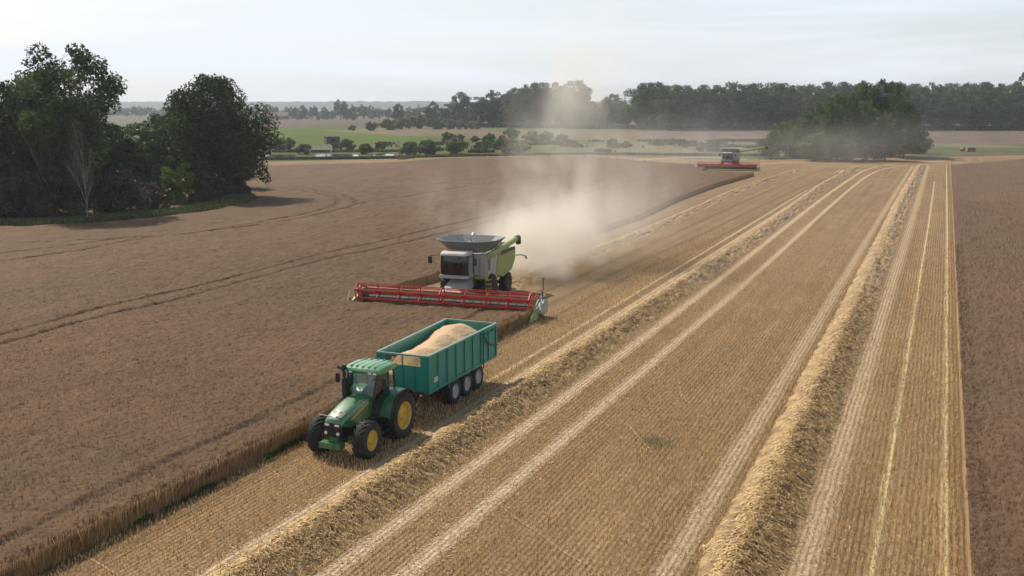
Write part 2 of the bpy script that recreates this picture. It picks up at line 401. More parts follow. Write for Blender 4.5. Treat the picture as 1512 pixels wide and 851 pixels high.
    for s in (1, -1):
        mb = MB(); mb.tube([(1.36, s * .6, 1.25), (.95, s * .68, 1.2), (.52, s * .74, 1.5)], .03, 6); mb.tube([(.52, s * .74, 1.5), (.1, s * .7, 2.0), (-.22, s * .65, 2.05)], .03, 6); mb.build('door_frame', M['black'], t)
        q = s * 1.0
        mb = MB(); mb.add([(1.36, q * .61, 1.25), (1.40, q * .625, 2.1), (1.18, q * .665, 2.94), (.46, q * .74, 2.94), (.5, q * .775, 2.1), (.52, q * .74, 1.5), (.95, q * .69, 1.22)], [(0, 1, 2, 3, 4, 5, 6)]); d = mb.build('door', M['glass'], t)
        mb = MB(); mb.box((.6, min(q * .74, q * .79), 1.75), (.64, max(q * .74, q * .79), 1.95)); mb.build('handle', M['black'], d)
        mb = MB(); mb.add([(.46, q * .74, 2.94), (-.12, q * .64, 2.94), (-.24, q * .66, 2.3), (-.22, q * .65, 2.08), (.1, q * .71, 2.02), (.5, q * .775, 2.1)], [(0, 1, 2, 3, 4, 5)]); mb.build('side_window', M['glass'], t)
    mb = MB(); mb.add([(1.365, .57, 1.98), (1.40, .60, 2.1), (1.20, .64, 2.94), (1.20, -.64, 2.94), (1.40, -.60, 2.1), (1.365, -.57, 1.98)], [(0, 1, 2, 3, 4, 5)]); ws = mb.build('windscreen', M['glass'], t)
    mb = MB(); mb.tube([(1.42, .1, 2.12), (1.33, -.25, 2.6)], .012, 5); mb.build('wiper', M['black'], ws)
    mb = MB(); mb.add([(-.24, .6, 2.05), (-.13, .6, 2.94), (-.13, -.6, 2.94), (-.24, -.6, 2.05)], [(0, 1, 2, 3)]); mb.build('rear_window', M['glass'], t)
    mb = MB()
    rf = []
    for x, w, zb, zt in ((-.24, .72, 3.0, 3.10), (-.20, .79, 2.96, 3.16), (.3, .83, 2.94, 3.21), (1.0, .83, 2.94, 3.20), (1.32, .80, 2.95, 3.13), (1.38, .74, 2.98, 3.06)):
        rf.append([(x, -w, zb), (x, -w, zt - .05), (x, -w * .9, zt), (x, 0, zt + .015), (x, w * .9, zt), (x, w, zt - .05), (x, w, zb)])
    mb.loft(rf); ro = mb.build('cab_roof', M['roofgreen'], t, 0, 30)
    for y in (-.55, -.28, 0, .28, .55):
        mb = MB(); mb.box((-.18, y - .022, 3.185), (1.24, y + .022, 3.226)); mb.build('roof_rib', M['roofgreen'], ro, .008)
    mb = MB(); mb.box((1.28, -.78, 2.955), (1.395, .78, 3.03)); mb.build('roof_front_edge', M['green'], ro, .01)
    for s in (1, -1):
        for yy in (.68, .45):
            mb = MB(); mb.box((1.395, s * yy - .07, 2.97), (1.425, s * yy + .07, 3.03)); mb.build('work_lamp', M['lamp'], ro, .005)
        mb = MB(); mb.tube([(1.25, s * .75, 2.98), (1.38, s * .98, 2.95), (1.36, s * 1.08, 2.88)], .014, 6); mb.box((1.33, s * 1.08 - .09, 2.48), (1.38, s * 1.08 + .09, 2.86))
        mb.build('mirror', M['black'], t, .01)
    mb = MB(); mb.lathe_y([(.001, -.05)], n=8); mb = MB(); mb.tube([(-.2, .6, 3.18), (-.2, .6, 3.34)], [.05, .045], 10); mb.build('beacon', M['amber'], ro, .01)
    # exhaust with curved tip and air intake, right front pillar
    mb = MB(); mb.tube([(1.52, -.66, 1.35), (1.52, -.66, 2.0)], .075, 12); mb.tube([(1.52, -.66, 2.0), (1.52, -.66, 2.75)], .11, 14); mb.tube([(1.52, -.66, 2.75), (1.52, -.66, 3.0), (1.60, -.70, 3.16), (1.80, -.80, 3.26)], [.06, .06, .058, .055], 10)
    ex = mb.build('exhaust_stack', M['black'], t, .0)
    mb = MB(); mb.tube([(1.36, -.75, 1.4), (1.36, -.75, 3.05), (1.36, -.75, 3.1)], [.05, .05, .09], 10); mb.tube([(1.36, -.75, 3.1), (1.36, -.75, 3.25)], .10, 12); mb.build('air_intake', M['black'], t)
    mb = MB(); mb.tube([(1.9, -.7, 1.2), (1.9, -.75, 2.35)], .012, 5); mb.build('marker_rod', M['steel'], t)
    mb = MB(); mb.tube([(2.9, -.45, 1.55), (3.0, -.95, 1.62)], .02, 5); mb.build('side_rod', M['chrome'], t)
    # steps and fuel tank on the left
    for s in (1, -1):
        mb = MB()
        for k in range(4): mb.box((.98, min(s * (.78 + .03 * (3 - k)), s * (1.02 + .03 * (3 - k))), .42 + k * .24), (1.36, max(s * (.78 + .03 * (3 - k)), s * (1.02 + .03 * (3 - k))), .46 + k * .24))
        for x in (.98, 1.34): mb.tube([(x, s * .95, .42), (x, s * .85, 1.25)], .018, 6)
        mb.build('ladder', M['black'], t)
        mb = MB(); mb.tube([(1.38, s * .75, 1.2), (1.40, s * .78, 1.9)], .014, 6); mb.build('handrail', M['black'], t)
        mb = MB(); mb.box((.3, min(s * .42, s * .82), .62), (.94, max(s * .42, s * .82), 1.12)); mb.build('fuel_tank', M['black'], t, .06)
        mb = MB(); mb.box((1.4, min(s * .36, s * .62), .82), (1.92, max(s * .36, s * .62), 1.12)); mb.build('battery_box', M['black'], t, .04)
    mb = MB(); mb.box((.05, -.24, 1.45), (.5, .24, 1.6)); mb.prism([(-.02, 1.55), (-.12, 2.35), (0, 2.37), (.12, 1.58)], -.23, .23); mb.box((.08, -.2, 1.25), (.42, .2, 1.45)); mb.build('driver_seat', M['seat'], t, .03)
    mb = MB(); n = 20
    c = Vector((.95, 0, 2.02)); ax = Vector((-.55, 0, .84)); bx = Vector((.84, 0, .55))
    ring = [c + bx * .2 * math.cos(2 * math.pi * k / n) + Vector((0, 1, 0)) * .2 * math.sin(2 * math.pi * k / n) for k in range(n + 1)]
    mb.tube(ring, .014, 6, False); mb.tube([c, c + Vector((.2, 0, -.3))], .03, 8); mb.tube([ring[0], c], .01, 5); mb.tube([ring[7], c], .01, 5); mb.tube([ring[14], c], .01, 5)
    mb.build('steering_wheel', M['black'], t)
    mb = MB(); mb.box((.7, -.55, 1.65), (.95, -.38, 2.0)); mb.build('control_console', M['black'], t, .02)
    mb = MB(); mb.box((-1.15, -.06, .55), (-.5, .06, .68)); mb.box((-.75, -.42, .5), (-.68, .42, .62)); mb.tube([(-.6, .35, .6), (-.95, .42, .55)], .035, 6); mb.tube([(-.6, -.35, .6), (-.95, -.42, .55)], .035, 6); mb.build('hitch', M['chassis'], t)
    p = make_person(t.matrix_basis @ Vector((.22, 0, 1.56)) if False else Vector(o) + Matrix.Rotation(FWD_ANG, 3, 'Z') @ Vector((.30, 0, 1.58)), FWD_ANG, 'driver in a dark blue shirt sitting at the wheel of the green tractor', M['shirt'], 0)
    return t

# ------------------------------------------------------------------ trailer
def make_trailer():
    # box front at u=37.55, rear u=45.1
    o = uv(41.88, -21.17); rz = FWD_ANG + R(1.5)
    t = empty('grain_trailer', o, rz, 'teal three axle grain trailer with heaped wheat, hitched behind the green tractor', 'trailer')
    X1, X0 = 4.25, -3.12; W1, W0 = 1.22, 1.37; ZB, ZT = 1.30, 2.92; th = .05
    Yw = lambda x: W0 + (W1 - W0) * (x - X0) / (X1 - X0)
    for s in (1, -1):
        mb = MB(); a = s * Yw(X0); b = s * Yw(X1)
        vs = [(X0, a, ZB), (X1, b, ZB), (X1, b, ZT), (X0, a, ZT), (X0, a - s * th, ZB), (X1, b - s * th, ZB), (X1, b - s * th, ZT), (X0, a - s * th, ZT)]
        mb.add(vs, [(0, 1, 2, 3), (7, 6, 5, 4), (0, 4, 5, 1), (1, 5, 6, 2), (2, 6, 7, 3), (3, 7, 4, 0)])
        sd = mb.build('side_panel', M['teal'], t)
        for k in range(9):
            x = X1 - .05 - k * (X1 - X0 - .1) / 8; y = Yw(x)
            mb = MB(); w_ = .05 if k not in (0, 8) else .07
            mb.box((x - w_, min(s * y, s * (y + .055)), ZB - .02), (x + w_, max(s * y, s * (y + .055)), ZT - .06)); mb.build('rib', M['teal'], sd, .008)
        mb = MB(); mb.add([(X0 - .02, s * (W0 + .06), ZT - .06), (X1 + .02, s * (W1 + .06), ZT - .06), (X1 + .02, s * (W1 + .06), ZT + .02), (X0 - .02, s * (W0 + .06), ZT + .02), (X0 - .02, s * (W0 - .07), ZT - .06), (X1 + .02, s * (W1 - .07), ZT - .06), (X1 + .02, s * (W1 - .07), ZT + .02), (X0 - .02, s * (W0 - .07), ZT + .02)], [(0, 1, 2, 3), (7, 6, 5, 4), (0, 4, 5, 1), (1, 5, 6, 2), (2, 6, 7, 3), (3, 7, 4, 0)])
        mb.build('top_rail', M['rail'], t, .008)
        mb = MB(); mb.add([(X0, s * (W0 + .05), ZB - .08), (X1, s * (W1 + .05), ZB - .08), (X1, s * (W1 + .05), ZB + .04), (X0, s * (W0 + .05), ZB + .04), (X0, s * (W0 - .07), ZB - .08), (X1, s * (W1 - .07), ZB - .08), (X1, s * (W1 - .07), ZB + .04), (X0, s * (W0 - .07), ZB + .04)], [(0, 1, 2, 3), (7, 6, 5, 4), (0, 4, 5, 1), (1, 5, 6, 2), (2, 6, 7, 3), (3, 7, 4, 0)])
        mb.build('bottom_rail', M['teal'], t, .008)
    # front board with the glazed opening
    zo, yl, yr = 2.42, -.86, .86
    mb = MB()
    mb.box((X1 - .05, -W1 + .05, ZB), (X1, W1 - .05, zo)); mb.box((X1 - .05, -W1 + .05, zo), (X1, yl, ZT - .06)); mb.box((X1 - .05, yr, zo), (X1, W1 - .05, ZT - .06)); 
    fp = mb.build('front_panel', M['teal'], t)
    for y in (-1.16, -.55, 0, .55, 1.16):
        mb = MB(); mb.box((X1, y - .03, ZB), (X1 + .04, y + .03, zo - .003 if abs(y) < 1 and y != 0 else ZT - .07)); mb.build('rib', M['teal'], fp, .006)
    for z in (1.62, 2.0):
        mb = MB(); mb.box((X1 + .002, .58, z), (X1 + .03, 1.12, z + .03)); mb.build('crossbar', M['teal'], fp)
    mb = MB(); mb.box((X1 - .06, -W1 - .05, ZT - .06), (X1 + .04, W1 + .05, ZT + .015)); mb.build('front_rail', M['rail'], t, .006)
    mb = MB(); mb.box((X1 - .035, yl, zo), (X1 - .027, yr, ZT - .06)); mb.build('front_window', M['dustglass'], t)
    mb = MB(); mb.box((X0, -W0 + .05, ZB), (X0 + .05, W0 - .05, ZT)); 
    tg = mb.build('tailgate', M['teal'], t)
    for z in (1.5, 2.1, 2.7):
        mb = MB(); mb.box((X0 - .05, -W0 + .1, z), (X0, W0 - .1, z + .06)); mb.build('crossbar', M['teal'], tg)
    mb = MB(); mb.box((X0 - .04, -W0 - .05, ZT - .04), (X0 + .06, W0 + .05, ZT + .025)); mb.build('rear_rail', M['rail'], t, .006)
    mb = MB(); mb.box((X0 + .05, -W0 + .06, ZB), (X1 - .05, W1 - .06, ZB + .04)); mb.build('floor_panel', M['tealin'], t)
    # tailgate arms (curved dark tube on the rear part of each side)
    for s in (1, -1):
        y = s * 1.43
        mb = MB(); mb.tube([(-1.4, y, 2.72), (-1.75, y, 2.30), (-2.3, y, 2.0), (-3.2, y, 1.82)], .035, 8); mb.tube([(-1.38, y, 1.05), (-1.38, y, 2.85)], .03, 8); mb.build('tailgate_arm', M['chassis'], t)
        mb = MB(); mb.tube([(-1.2, y, 2.80), (-3.28, y, 2.84)], .03, 8); mb.tube([(-1.8, y - s * .05, 2.62), (-1.8, y + s * .02, 2.82)], .045, 6); mb.tube([(-2.6, y - s * .05, 2.62), (-2.6, y + s * .02, 2.82)], .045, 6); mb.build('hinge_bar', M['teal'], t)
        mb = MB(); mb.tube([(X0 - .03, s * 1.2, 1.32), (X0 - .3, s * 1.2, 1.28)], .03, 6); mb.box((X0 - .34, s * 1.2 - .12, 1.22), (X0 - .26, s * 1.2 + .12, 1.34)); mb.build('rear_lamp_bracket', M['steel'], t)
    mb = MB(); mb.box((3.35, 1.255, 1.62), (3.78, 1.275, 1.86)); mb.build('plate', M['rimgrey'], t, .004)
    mb = MB(); mb.tube([(2.25, 1.29, 1.0), (2.25, 1.29, 2.88)], .022, 6); mb.build('sheet_post', M['rail'], t)
    mb = MB()
    for y in (-.42, .42): mb.box((-3.1, y - .07, 1.0), (4.1, y + .07, 1.27))
    for x in (-3.0, -2.0, 0, 2.0, 4.0): mb.box((x - .05, -1.05, 1.12), (x + .05, 1.05, 1.26))
    mb.build('chassis', M['chassis'], t, .01)
    mb = MB(); mb.loft([[(4.1, -.45, 1.0), (4.1, .45, 1.0), (4.1, .45, 1.2), (4.1, -.45, 1.2)], [(5.45, -.08, .55), (5.45, .08, .55), (5.45, .08, .7), (5.45, -.08, .7)]]); mb.build('drawbar', M['teal'], t, .01)
    mb = MB(); mb.tube([(4.45, .62, .35), (4.45, .62, 1.1)], .04, 8); mb.box((4.3, .5, .3), (4.6, .74, .34)); mb.build('parking_jack', M['steel'], t)
    mb = MB(); mb.box((3.5, -.2, 1.02), (4.1, -.9, 1.25)); mb.tube([(4.4, .1, 1.1), (4.9, .05, 1.35), (5.5, 0, 1.2), (6.1, 0, 1.1)], .02, 6); mb.build('hydraulic_hoses', M['black'], t)
    for k, x in enumerate((1.36, .02, -1.32)):
        mb = MB(); mb.box((x - .06, -.9, .55), (x + .06, .9, .68)); mb.build('axle', M['chassis'], t)
        for s in (1, -1):
            wheel(t, 'wheel', x, s * 1.0, .63, .44, .33, M['rimgrey'], 0, s, 0, .42)
    # the load
    nx, ny = 110, 44; xs = np.linspace(X0 + .06, X1 - .06, nx); ys = np.linspace(-1, 1, ny)
    rs = np.random.RandomState(3)
    Xg, Yg = np.meshgrid(xs, ys, indexing='ij'); Yw_ = (W0 + (W1 - W0) * (Xg - X0) / (X1 - X0) - .055) * Yg
    g = lambda x0, sx, sy, y0=0: np.exp(-((Xg - x0) / sx) ** 2 - ((Yw_ - y0) / sy) ** 2)
    Z = 2.40 + .68 * g(-1.5, 1.45, 1.15, .05) + .50 * g(.9, 1.2, .95, .2) + .36 * g(2.75, .9, .95, .1) - .10 * g(4.1, .4, 2) - .30 * g(-3.2, .8, 2) - .08 * np.abs(Yg) ** 3
    for f, a in ((1.3, .035), (2.9, .018), (6.1, .007)):
        ph = rs.rand(4) * 6; Z += a * (np.sin(Xg * f + ph[0] + 1.3 * np.sin(Yw_ * f + ph[1])) + np.sin(Yw_ * f * 1.4 + ph[2] + np.sin(Xg * f * .7 + ph[3])))
    Z += .05 * (fbm(Xg / .5, Yw_ / .4, 4, 3) - .5) + .014 * rs.randn(nx, ny)
    V = np.stack([Xg, Yw_, Z], -1).reshape(-1, 3); idx = np.arange(nx * ny).reshape(nx, ny)
    Fc = np.stack([idx[:-1, :-1], idx[1:, :-1], idx[1:, 1:], idx[:-1, 1:]], -1).reshape(-1, 4)
    # closed underside
    nb = len(V); Vb = V.copy(); Vb[:, 2] = ZB + .06; Fb = Fc[:, ::-1] + nb
    ring = np.concatenate([idx[:, 0], idx[-1, 1:], idx[-2::-1, -1], idx[0, -2:0:-1]]); r2 = np.roll(ring, -1)
    Fs = np.stack([ring, ring + nb, r2 + nb, r2], -1)
    gh = mesh_np('wheat_grain', np.concatenate([V, Vb]), np.concatenate([Fc, Fb, Fs]), M['grain'], smooth=True)
    gh.location = o; gh.rotation_euler = (0, 0, rz)
    tag(gh, 'heaped pale wheat grain filling the open teal trailer', 'grain', kind='stuff')
    return t

# ------------------------------------------------------------------ combine
def make_combine(loc, rz, label, unfolded=False):
    t = empty('combine_harvester', loc, rz, label, 'combine', 'combine harvesters working in the wheat')
    WB = 4.0
    for s in (1, -1):
        wheel(t, 'front_wheel', 0, s * 1.45, 1.0, .72, .52, M['redrim'], 20, s, 0, .5)
        wheel(t, 'rear_wheel', -WB, s * 1.35, .76, .55, .40, M['redrim'], 18, s, 0, .4)
    mb = MB(); mb.tube([(0, -1.1, 1.0), (0, 1.1, 1.0)], .2, 10); mb.tube([(-WB, -1.1, .76), (-WB, 1.1, .76)], .12, 10); mb.box((-.4, -.6, .9), (.4, .6, 1.5)); mb.build('axle', M['chassis'], t)
    mb = MB(); mb.prism([(1.1, 1.2), (1.1, 2.0), (.2, 2.2), (-4.6, 2.2), (-4.9, 1.5), (-3.5, 1.15)], -.95, .95); mb.build('underbody', M['chassis'], t)
    # side bodies: grey-white panel ahead, lime panel behind
    for s in (1, -1):
        ya, yb = sorted((s * 1.2, s * 1.62))
        mb = MB(); mb.prism([(1.05, 1.95), (1.05, 3.45), (-1.7, 3.50), (-1.2, 1.75), (.9, 1.75)], ya, yb); f = mb.build('front_side_panel', M['white'], t, .05)
        for k in range(3):
            mb = MB(); mb.box((.55 - .22 * k, min(s * 1.62, s * 1.635), 2.3), (.65 - .22 * k, max(s * 1.62, s * 1.635), 3.1)); mb.build('vent_slot', M['chassis'], f)
        mb = MB(); mb.prism([(-1.22, 1.75), (-1.72, 3.42), (-5.2, 3.25), (-5.6, 2.95), (-5.5, 2.3), (-4.7, 1.6), (-2.8, 1.35)], ya, yb); g = mb.build('rear_side_panel', M['lime'], t, .06)
        mb = MB(); mb.prism([(-2.2, 3.0), (-5.4, 3.05), (-5.4, 3.25), (-2.2, 3.3)], min(s * 1.62, s * 1.64), max(s * 1.62, s * 1.64)); mb.build('air_grille', M['chassis'], g)
        mb = MB(); mb.prism([(.1, 1.75), (-.2, 1.3), (-.9, .75), (-1.25, .72), (-1.6, 1.75)], min(s * 1.25, s * 1.6), max(s * 1.25, s * 1.6)); mb.build('wheel_guard', M['lime'], t, .02)
        mb = MB(); mb.prism([(1.1, 1.72), (1.35, 1.85), (1.35, 1.97), (.9, 1.97)], min(s * .9, s * 1.75), max(s * .9, s * 1.75)); mb.build('platform', M['lime'], t, .01)
    mb = MB(); mb.prism([(1.0, 2.0), (1.0, 3.5), (-1.4, 3.53), (-5.1, 3.3), (-5.5, 3.0), (-5.4, 2.4), (-4.7, 1.9)], -1.2, 1.2); mb.build('body', M['white'], t, .04)
    mb = MB(); mb.prism([(-2.3, 3.4), (-2.3, 3.75), (-2.7, 3.85), (-4.8, 3.62), (-5.1, 3.25)], -1.1, 1.3); mb.build('engine_cover', M['white'], t, .06)
    mb = MB(); mb.tube([(-3.2, -.9, 3.7), (-3.2, -.9, 4.25), (-3.4, -.9, 4.35)], .09, 8); mb.build('exhaust_pipe', M['steel'], t)
    mb = MB(); mb.prism([(-5.2, 1.3), (-5.8, 1.7), (-5.85, 2.5), (-5.4, 2.6)], -1.1, 1.1); mb.build('straw_hood', M['lime'], t, .04)
    mb = MB(); mb.tube([(-5.9, 1.55, 2.5), (-6.6, 1.7, 2.45), (-7.0, 1.95, 2.3)], .05, 6); mb.tube([(-7.0, 1.95, 2.3), (-7.05, 2.0, 2.1)], .08, 8); mb.tube([(-5.9, -1.55, 2.5), (-6.5, -1.7, 2.45)], .05, 6); mb.build('rear_lamp_arm', M['white'], t)
    # grain tank with flared extension
    hexa = lambda sx, sy, cx, z, c=.45: [(cx + sx, -sy * c, z), (cx + sx, sy * c, z), (cx + sx * .45, sy, z), (cx - sx * .75, sy, z), (cx - sx, sy * .6, z), (cx - sx, -sy * .6, z), (cx - sx * .75, -sy, z), (cx + sx * .45, -sy, z)]
    lo, hi = hexa(1.15, 1.3, -.30, 3.55, .8), hexa(1.85, 2.15, -.25, 4.40, .6)
    lo2, hi2 = hexa(1.10, 1.25, -.30, 3.60, .8), hexa(1.82, 2.12, -.25, 4.40, .6)
    mb = MB(); n = 8; vs = lo + hi + hi2 + lo2; fs = []
    for a in range(3):
        for k in range(n): fs.append((a * n + k, a * n + (k + 1) % n, (a + 1) * n + (k + 1) % n, (a + 1) * n + k))
    mb.add(vs, fs); gt = mb.build('grain_tank', M['sheet'], t, 0, 20)
    mb = MB(); q = [Vector(p) for p in hi]; mb.tube(q + [q[0]], .03, 6, False)
    for k in range(n): mb.tube([lo[k], hi[k]], .022, 5)
    mb.build('tank_edge', M['steel'], gt)
    mb = MB(); mb.lathe_y([(.001, -.4), (.35, -.3), (.5, 0), (.35, .3), (.001, .4)], c=(-.5, 0, 3.75), n=16); mb.tube([(-.5, 0, 3.5), (-.4, 0, 4.55)], .10, 8); mb.build('filling_auger', M['steel'], gt)
    # cab
    CX = 2.15; cy = -.25
    mb = MB(); mb.prism([(1.0, 1.95), (1.0, 2.15), (CX + .1, 2.15), (CX + .2, 1.95)], cy - 1.05, cy + 1.05); mb.prism([(1.0, 2.0), (1.0, 3.5), (1.1, 3.5), (1.1, 2.0)], cy - .98, cy + .98); mb.build('cab_floor', M['white'], t, .01)
    mb = MB(); mb.box((1.15, cy - .28, 2.2), (1.65, cy + .28, 2.62)); mb.box((1.12, cy - .26, 2.6), (1.26, cy + .26, 3.2)); mb.build('driver_seat', M['seat'], t, .04)
    mb = MB(); c = Vector((1.98, cy, 2.75)); n = 16
    ring = [c + Vector((.12 * math.cos(2 * math.pi * k / n), .19 * math.sin(2 * math.pi * k / n), .12 * math.cos(2 * math.pi * k / n))) for k in range(n + 1)]
    mb.tube(ring, .014, 5, False); mb.tube([c, c + Vector((.1, 0, -.6))], .03, 6); mb.build('steering_wheel', M['black'], t)
    front = [(CX + .1, 2.15), (CX + .22, 2.7), (CX + .05, 3.5)]
    mb = MB(); arc = []
    for z, xx in ((2.15, CX + .02), (2.7, CX + .14), (3.5, CX - .02)):
        arc.append([(xx - .12 * abs(k / 4) ** 2 * 1.5, cy + .98 * k / 4, z) for k in range(-4, 5)])
    fs = [(a * 9 + k, a * 9 + k + 1, (a + 1) * 9 + k + 1, (a + 1) * 9 + k) for a in range(2) for k in range(8)]
    mb.add([p for r_ in arc for p in r_], fs); w = mb.build('windscreen', M['dglass'], t)
    mb = MB(); mb.tube([(CX + .16, cy, 2.2), (CX + .1, cy + .5, 3.0)], .014, 5); mb.build('wiper', M['black'], w)
    for s in (1, -1):
        mb = MB(); mb.add([(CX - .17, cy + s * .98, 2.15), (CX - .05, cy + s * .98, 2.7), (CX - .2, cy + s * .98, 3.5), (1.1, cy + s * .98, 3.5), (1.1, cy + s * .98, 2.15)], [(0, 1, 2, 3, 4)]); mb.build('side_window', M['dglass'], t)
        mb = MB(); mb.tube([(CX - .16, cy + s * .98, 2.1), (CX - .04, cy + s * .98, 2.7), (CX - .18, cy + s * .98, 3.52)], .045, 6); mb.tube([(1.1, cy + s * .98, 2.1), (1.1, cy + s * .98, 3.52)], .05, 6); mb.build('cab_pillar', M['black'], t)
        mb = MB(); mb.tube([(CX + .1, cy + s * .9, 3.52), (CX + .35, cy + s * 1.55, 3.5), (CX + .35, cy + s * 1.62, 3.42)], .025, 6); mb.box((CX + .3, cy + s * 1.62 - .14, 2.95), (CX + .38, cy + s * 1.62 + .14, 3.42)); mb.build('mirror', M['black'], t, .02)
        mb = MB(); mb.tube([(CX + .1, cy + s * 1.35, 2.1), (CX + .2, cy + s * 1.4, 3.5)], .02, 5); mb.tube([(1.35, cy + s * 1.25, 2.0), (1.4, cy + s * 1.28, 3.2)], .018, 5); mb.build('handrail', M['white'], t)
    mb = MB(); mb.loft([[(1.0, cy - 1.0, 3.52), (1.0, cy + 1.0, 3.52), (1.0, cy + .9, 3.74), (1.0, cy - .9, 3.74)], [(CX - .1, cy - 1.05, 3.52), (CX - .1, cy + 1.05, 3.52), (CX - .1, cy + .92, 3.76), (CX - .1, cy - .92, 3.76)], [(CX + .26, cy - .9, 3.50), (CX + .26, cy + .9, 3.50), (CX + .2, cy + .8, 3.66), (CX + .2, cy - .8, 3.66)]])
    rf = mb.build('cab_roof', M['cream'], t, .03)
    for yy in (-.7, -.45, .45, .7):
        mb = MB(); mb.box((CX + .24, cy + yy - .09, 3.53), (CX + .28, cy + yy + .09, 3.62)); mb.build('work_lamp', M['lamp'], rf, .01)
    mb = MB(); mb.lathe_y([(.001, -.06), (.07, -.05), (.08, 0), (.07, .05), (.001, .06)], c=(1.6, cy - .5, 3.84), n=10); mb.build('beacon', M['amber'], rf)
    mb = MB(); mb.box((CX - .1, cy - 1.08, 1.93), (CX + .14, cy + 1.08, 2.13)); mb.build('cab_bumper', M['white'], t, .03)
    # ladder on the left
    mb = MB()
    for k in range(5): mb.box((.85, 1.7, .55 + .3 * k), (1.35, 2.0, .59 + .3 * k))
    for x in (.85, 1.35): mb.tube([(x, 1.85, .5), (x, 1.7, 1.95), (x, 1.72, 2.9)], .025, 6)
    mb.build('ladder', M['lime'], t)
    # feeder house
    mb = MB(); mb.loft([[(3.5, -.8, .45), (3.5, .8, .45), (3.5, .8, 1.15), (3.5, -.8, 1.15)], [(.9, -.75, 1.25), (.9, .75, 1.25), (.9, .75, 2.0), (.9, -.75, 2.0)]]); mb.build('feeder_house', M['white'], t, .03)
    # unloading auger
    if unfolded: pts = [(-.6, 1.3, 3.1), (-.6, 1.5, 3.75), (-.8, 3.2, 4.0), (-1.2, 7.4, 4.75)]
    else: pts = [(.6, 1.45, 3.1), (.5, 1.75, 3.42), (-.3, 1.85, 3.50), (-5.3, 1.80, 3.85)]
    mb = MB(); mb.tube(pts, [.22, .22, .20, .19], 14); au = mb.build('unloading_auger', M['lime'], t, 0, 50)
    e = Vector(pts[-1]); d = (e - Vector(pts[-2])).normalized()
    mb = MB(); mb.tube([e - d * .2, e + d * .25, e + d * .42 + Vector((0, 0, -.45))], [.23, .24, .2], 12); mb.build('spout', M['chassis'], au)
    mb = MB(); mb.tube([(-.1, 1.3, 3.9), (-2.6, 1.5, 4.05), (-2.6, 1.5, 3.6)], .04, 6); mb.build('auger_rest', M['steel'], t)
    # ---------------- header
    HW = 6.25
    h = bpy.data.objects.new('header', None); COL.objects.link(h); h.parent = t
    mb = MB(); mb.prism([(3.45, .25), (3.40, 1.15), (3.52, 1.18), (3.6, .38), (4.3, .22), (4.95, .14), (4.95, .10), (4.2, .12)], -HW, HW); mb.build('header_table', M['lime'], h)
    mb = MB(); mb.tube([(3.46, -HW, 1.17), (3.46, HW, 1.17)], .07, 8); mb.tube([(3.42, -HW, .6), (3.42, HW, .6)], .06, 6); mb.build('header_beam', M['red'], h)
    mb = MB(); mb.tube([(3.98, -HW + .05, .62), (3.98, HW - .05, .62)], .2, 14)
    for s in (1, -1):
        hel = [(3.98 + .32 * math.cos(a * .9), s * (HW - .1 - a * .088), .62 + .32 * math.sin(a * .9)) for a in [k * .5 for k in range(130)]]
        mb.tube(hel, .022, 4)
    mb.build('header_auger', M['chassis'], h)
    mb = MB()
    for k in range(80): 
        y = -HW + .08 + k * (2 * HW - .16) / 79; mb.loft([[(4.93, y - .03, .10), (4.93, y + .03, .10), (4.93, y + .03, .13), (4.93, y - .03, .13)], [(5.06, y - .006, .11), (5.06, y + .006, .11), (5.06, y + .006, .12), (5.06, y - .006, .12)]])
    mb.build('knife_bar', M['steel'], h)
    RX, RZ, RR = 4.95, 1.22, .56
    for s in (1, -1):
        mb = MB(); mb.tube([(RX, s * .12, RZ), (RX, s * (HW - .12), RZ)], .10, 12); mb.build('reel_tube', M['red'], h)
        for k in range(6):
            a = 2 * math.pi * k / 6 + .35; x, z = RX + RR * math.cos(a), RZ + RR * math.sin(a)
            mb = MB(); mb.tube([(x, s * .08, z), (x, s * (HW - .12), z)], .032, 6)
            for q in range(38):
                y = s * (.2 + q * .158); mb.tube([(x, y, z), (x - .05, y, z - .17)], .008, 3)
            mb.build('reel_bat', M['red'], h)
    for k in range(9):
        y = -HW + .14 + k * (2 * HW - .28) / 8
        mb = MB()
        for q in range(6):
            a = 2 * math.pi * q / 6 + .35; dx, dz = math.cos(a), math.sin(a)
            mb.box((0, -.02, -.045), (RR, .02, .045), Matrix.Translation((RX, y, RZ)) @ Matrix.Rotation(-a, 4, 'Y'))
            a2 = a + math.pi / 3
            if k in (0, 4, 8): mb.tube([(RX + RR * dx, y, RZ + RR * dz), (RX + RR * math.cos(a2), y, RZ + RR * math.sin(a2))], .035, 5)
        mb.lathe_y([(.001, -.03), (.17, -.03), (.17, .03), (.001, .03)], c=(RX, y, RZ), n=12)
        mb.build('reel_spider', M['red'], h)
    for s in (1, -1):
        mb = MB(); mb.tube([(3.45, s * (HW - .02), 1.25), (4.2, s * (HW + .0), 1.5), (RX, s * (HW + .0), RZ + .05)], .06, 6); mb.build('reel_arm', M['red'], h)
        ya, yb = sorted((s * (HW + .02), s * (HW + .12)))
        mb = MB(); mb.prism([(3.35, .2), (3.35, 1.2), (3.9, 1.25), (4.7, .85), (5.2, .45), (5.25, .15)], ya, yb); mb.build('end_shield', M['white'], h, .02)
        mb = MB(); mb.loft([[(4.8, s * (HW + .0), .12), (4.8, s * (HW + .34), .12), (4.6, s * (HW + .28), .85), (4.6, s * (HW + .02), .85)], [(5.6, s * (HW + .1), .10), (5.6, s * (HW + .26), .10), (5.5, s * (HW + .22), .55), (5.5, s * (HW + .12), .55)], [(6.5, s * (HW + .16), .08), (6.5, s * (HW + .18), .08), (6.5, s * (HW + .18), .12), (6.5, s * (HW + .16), .12)]])
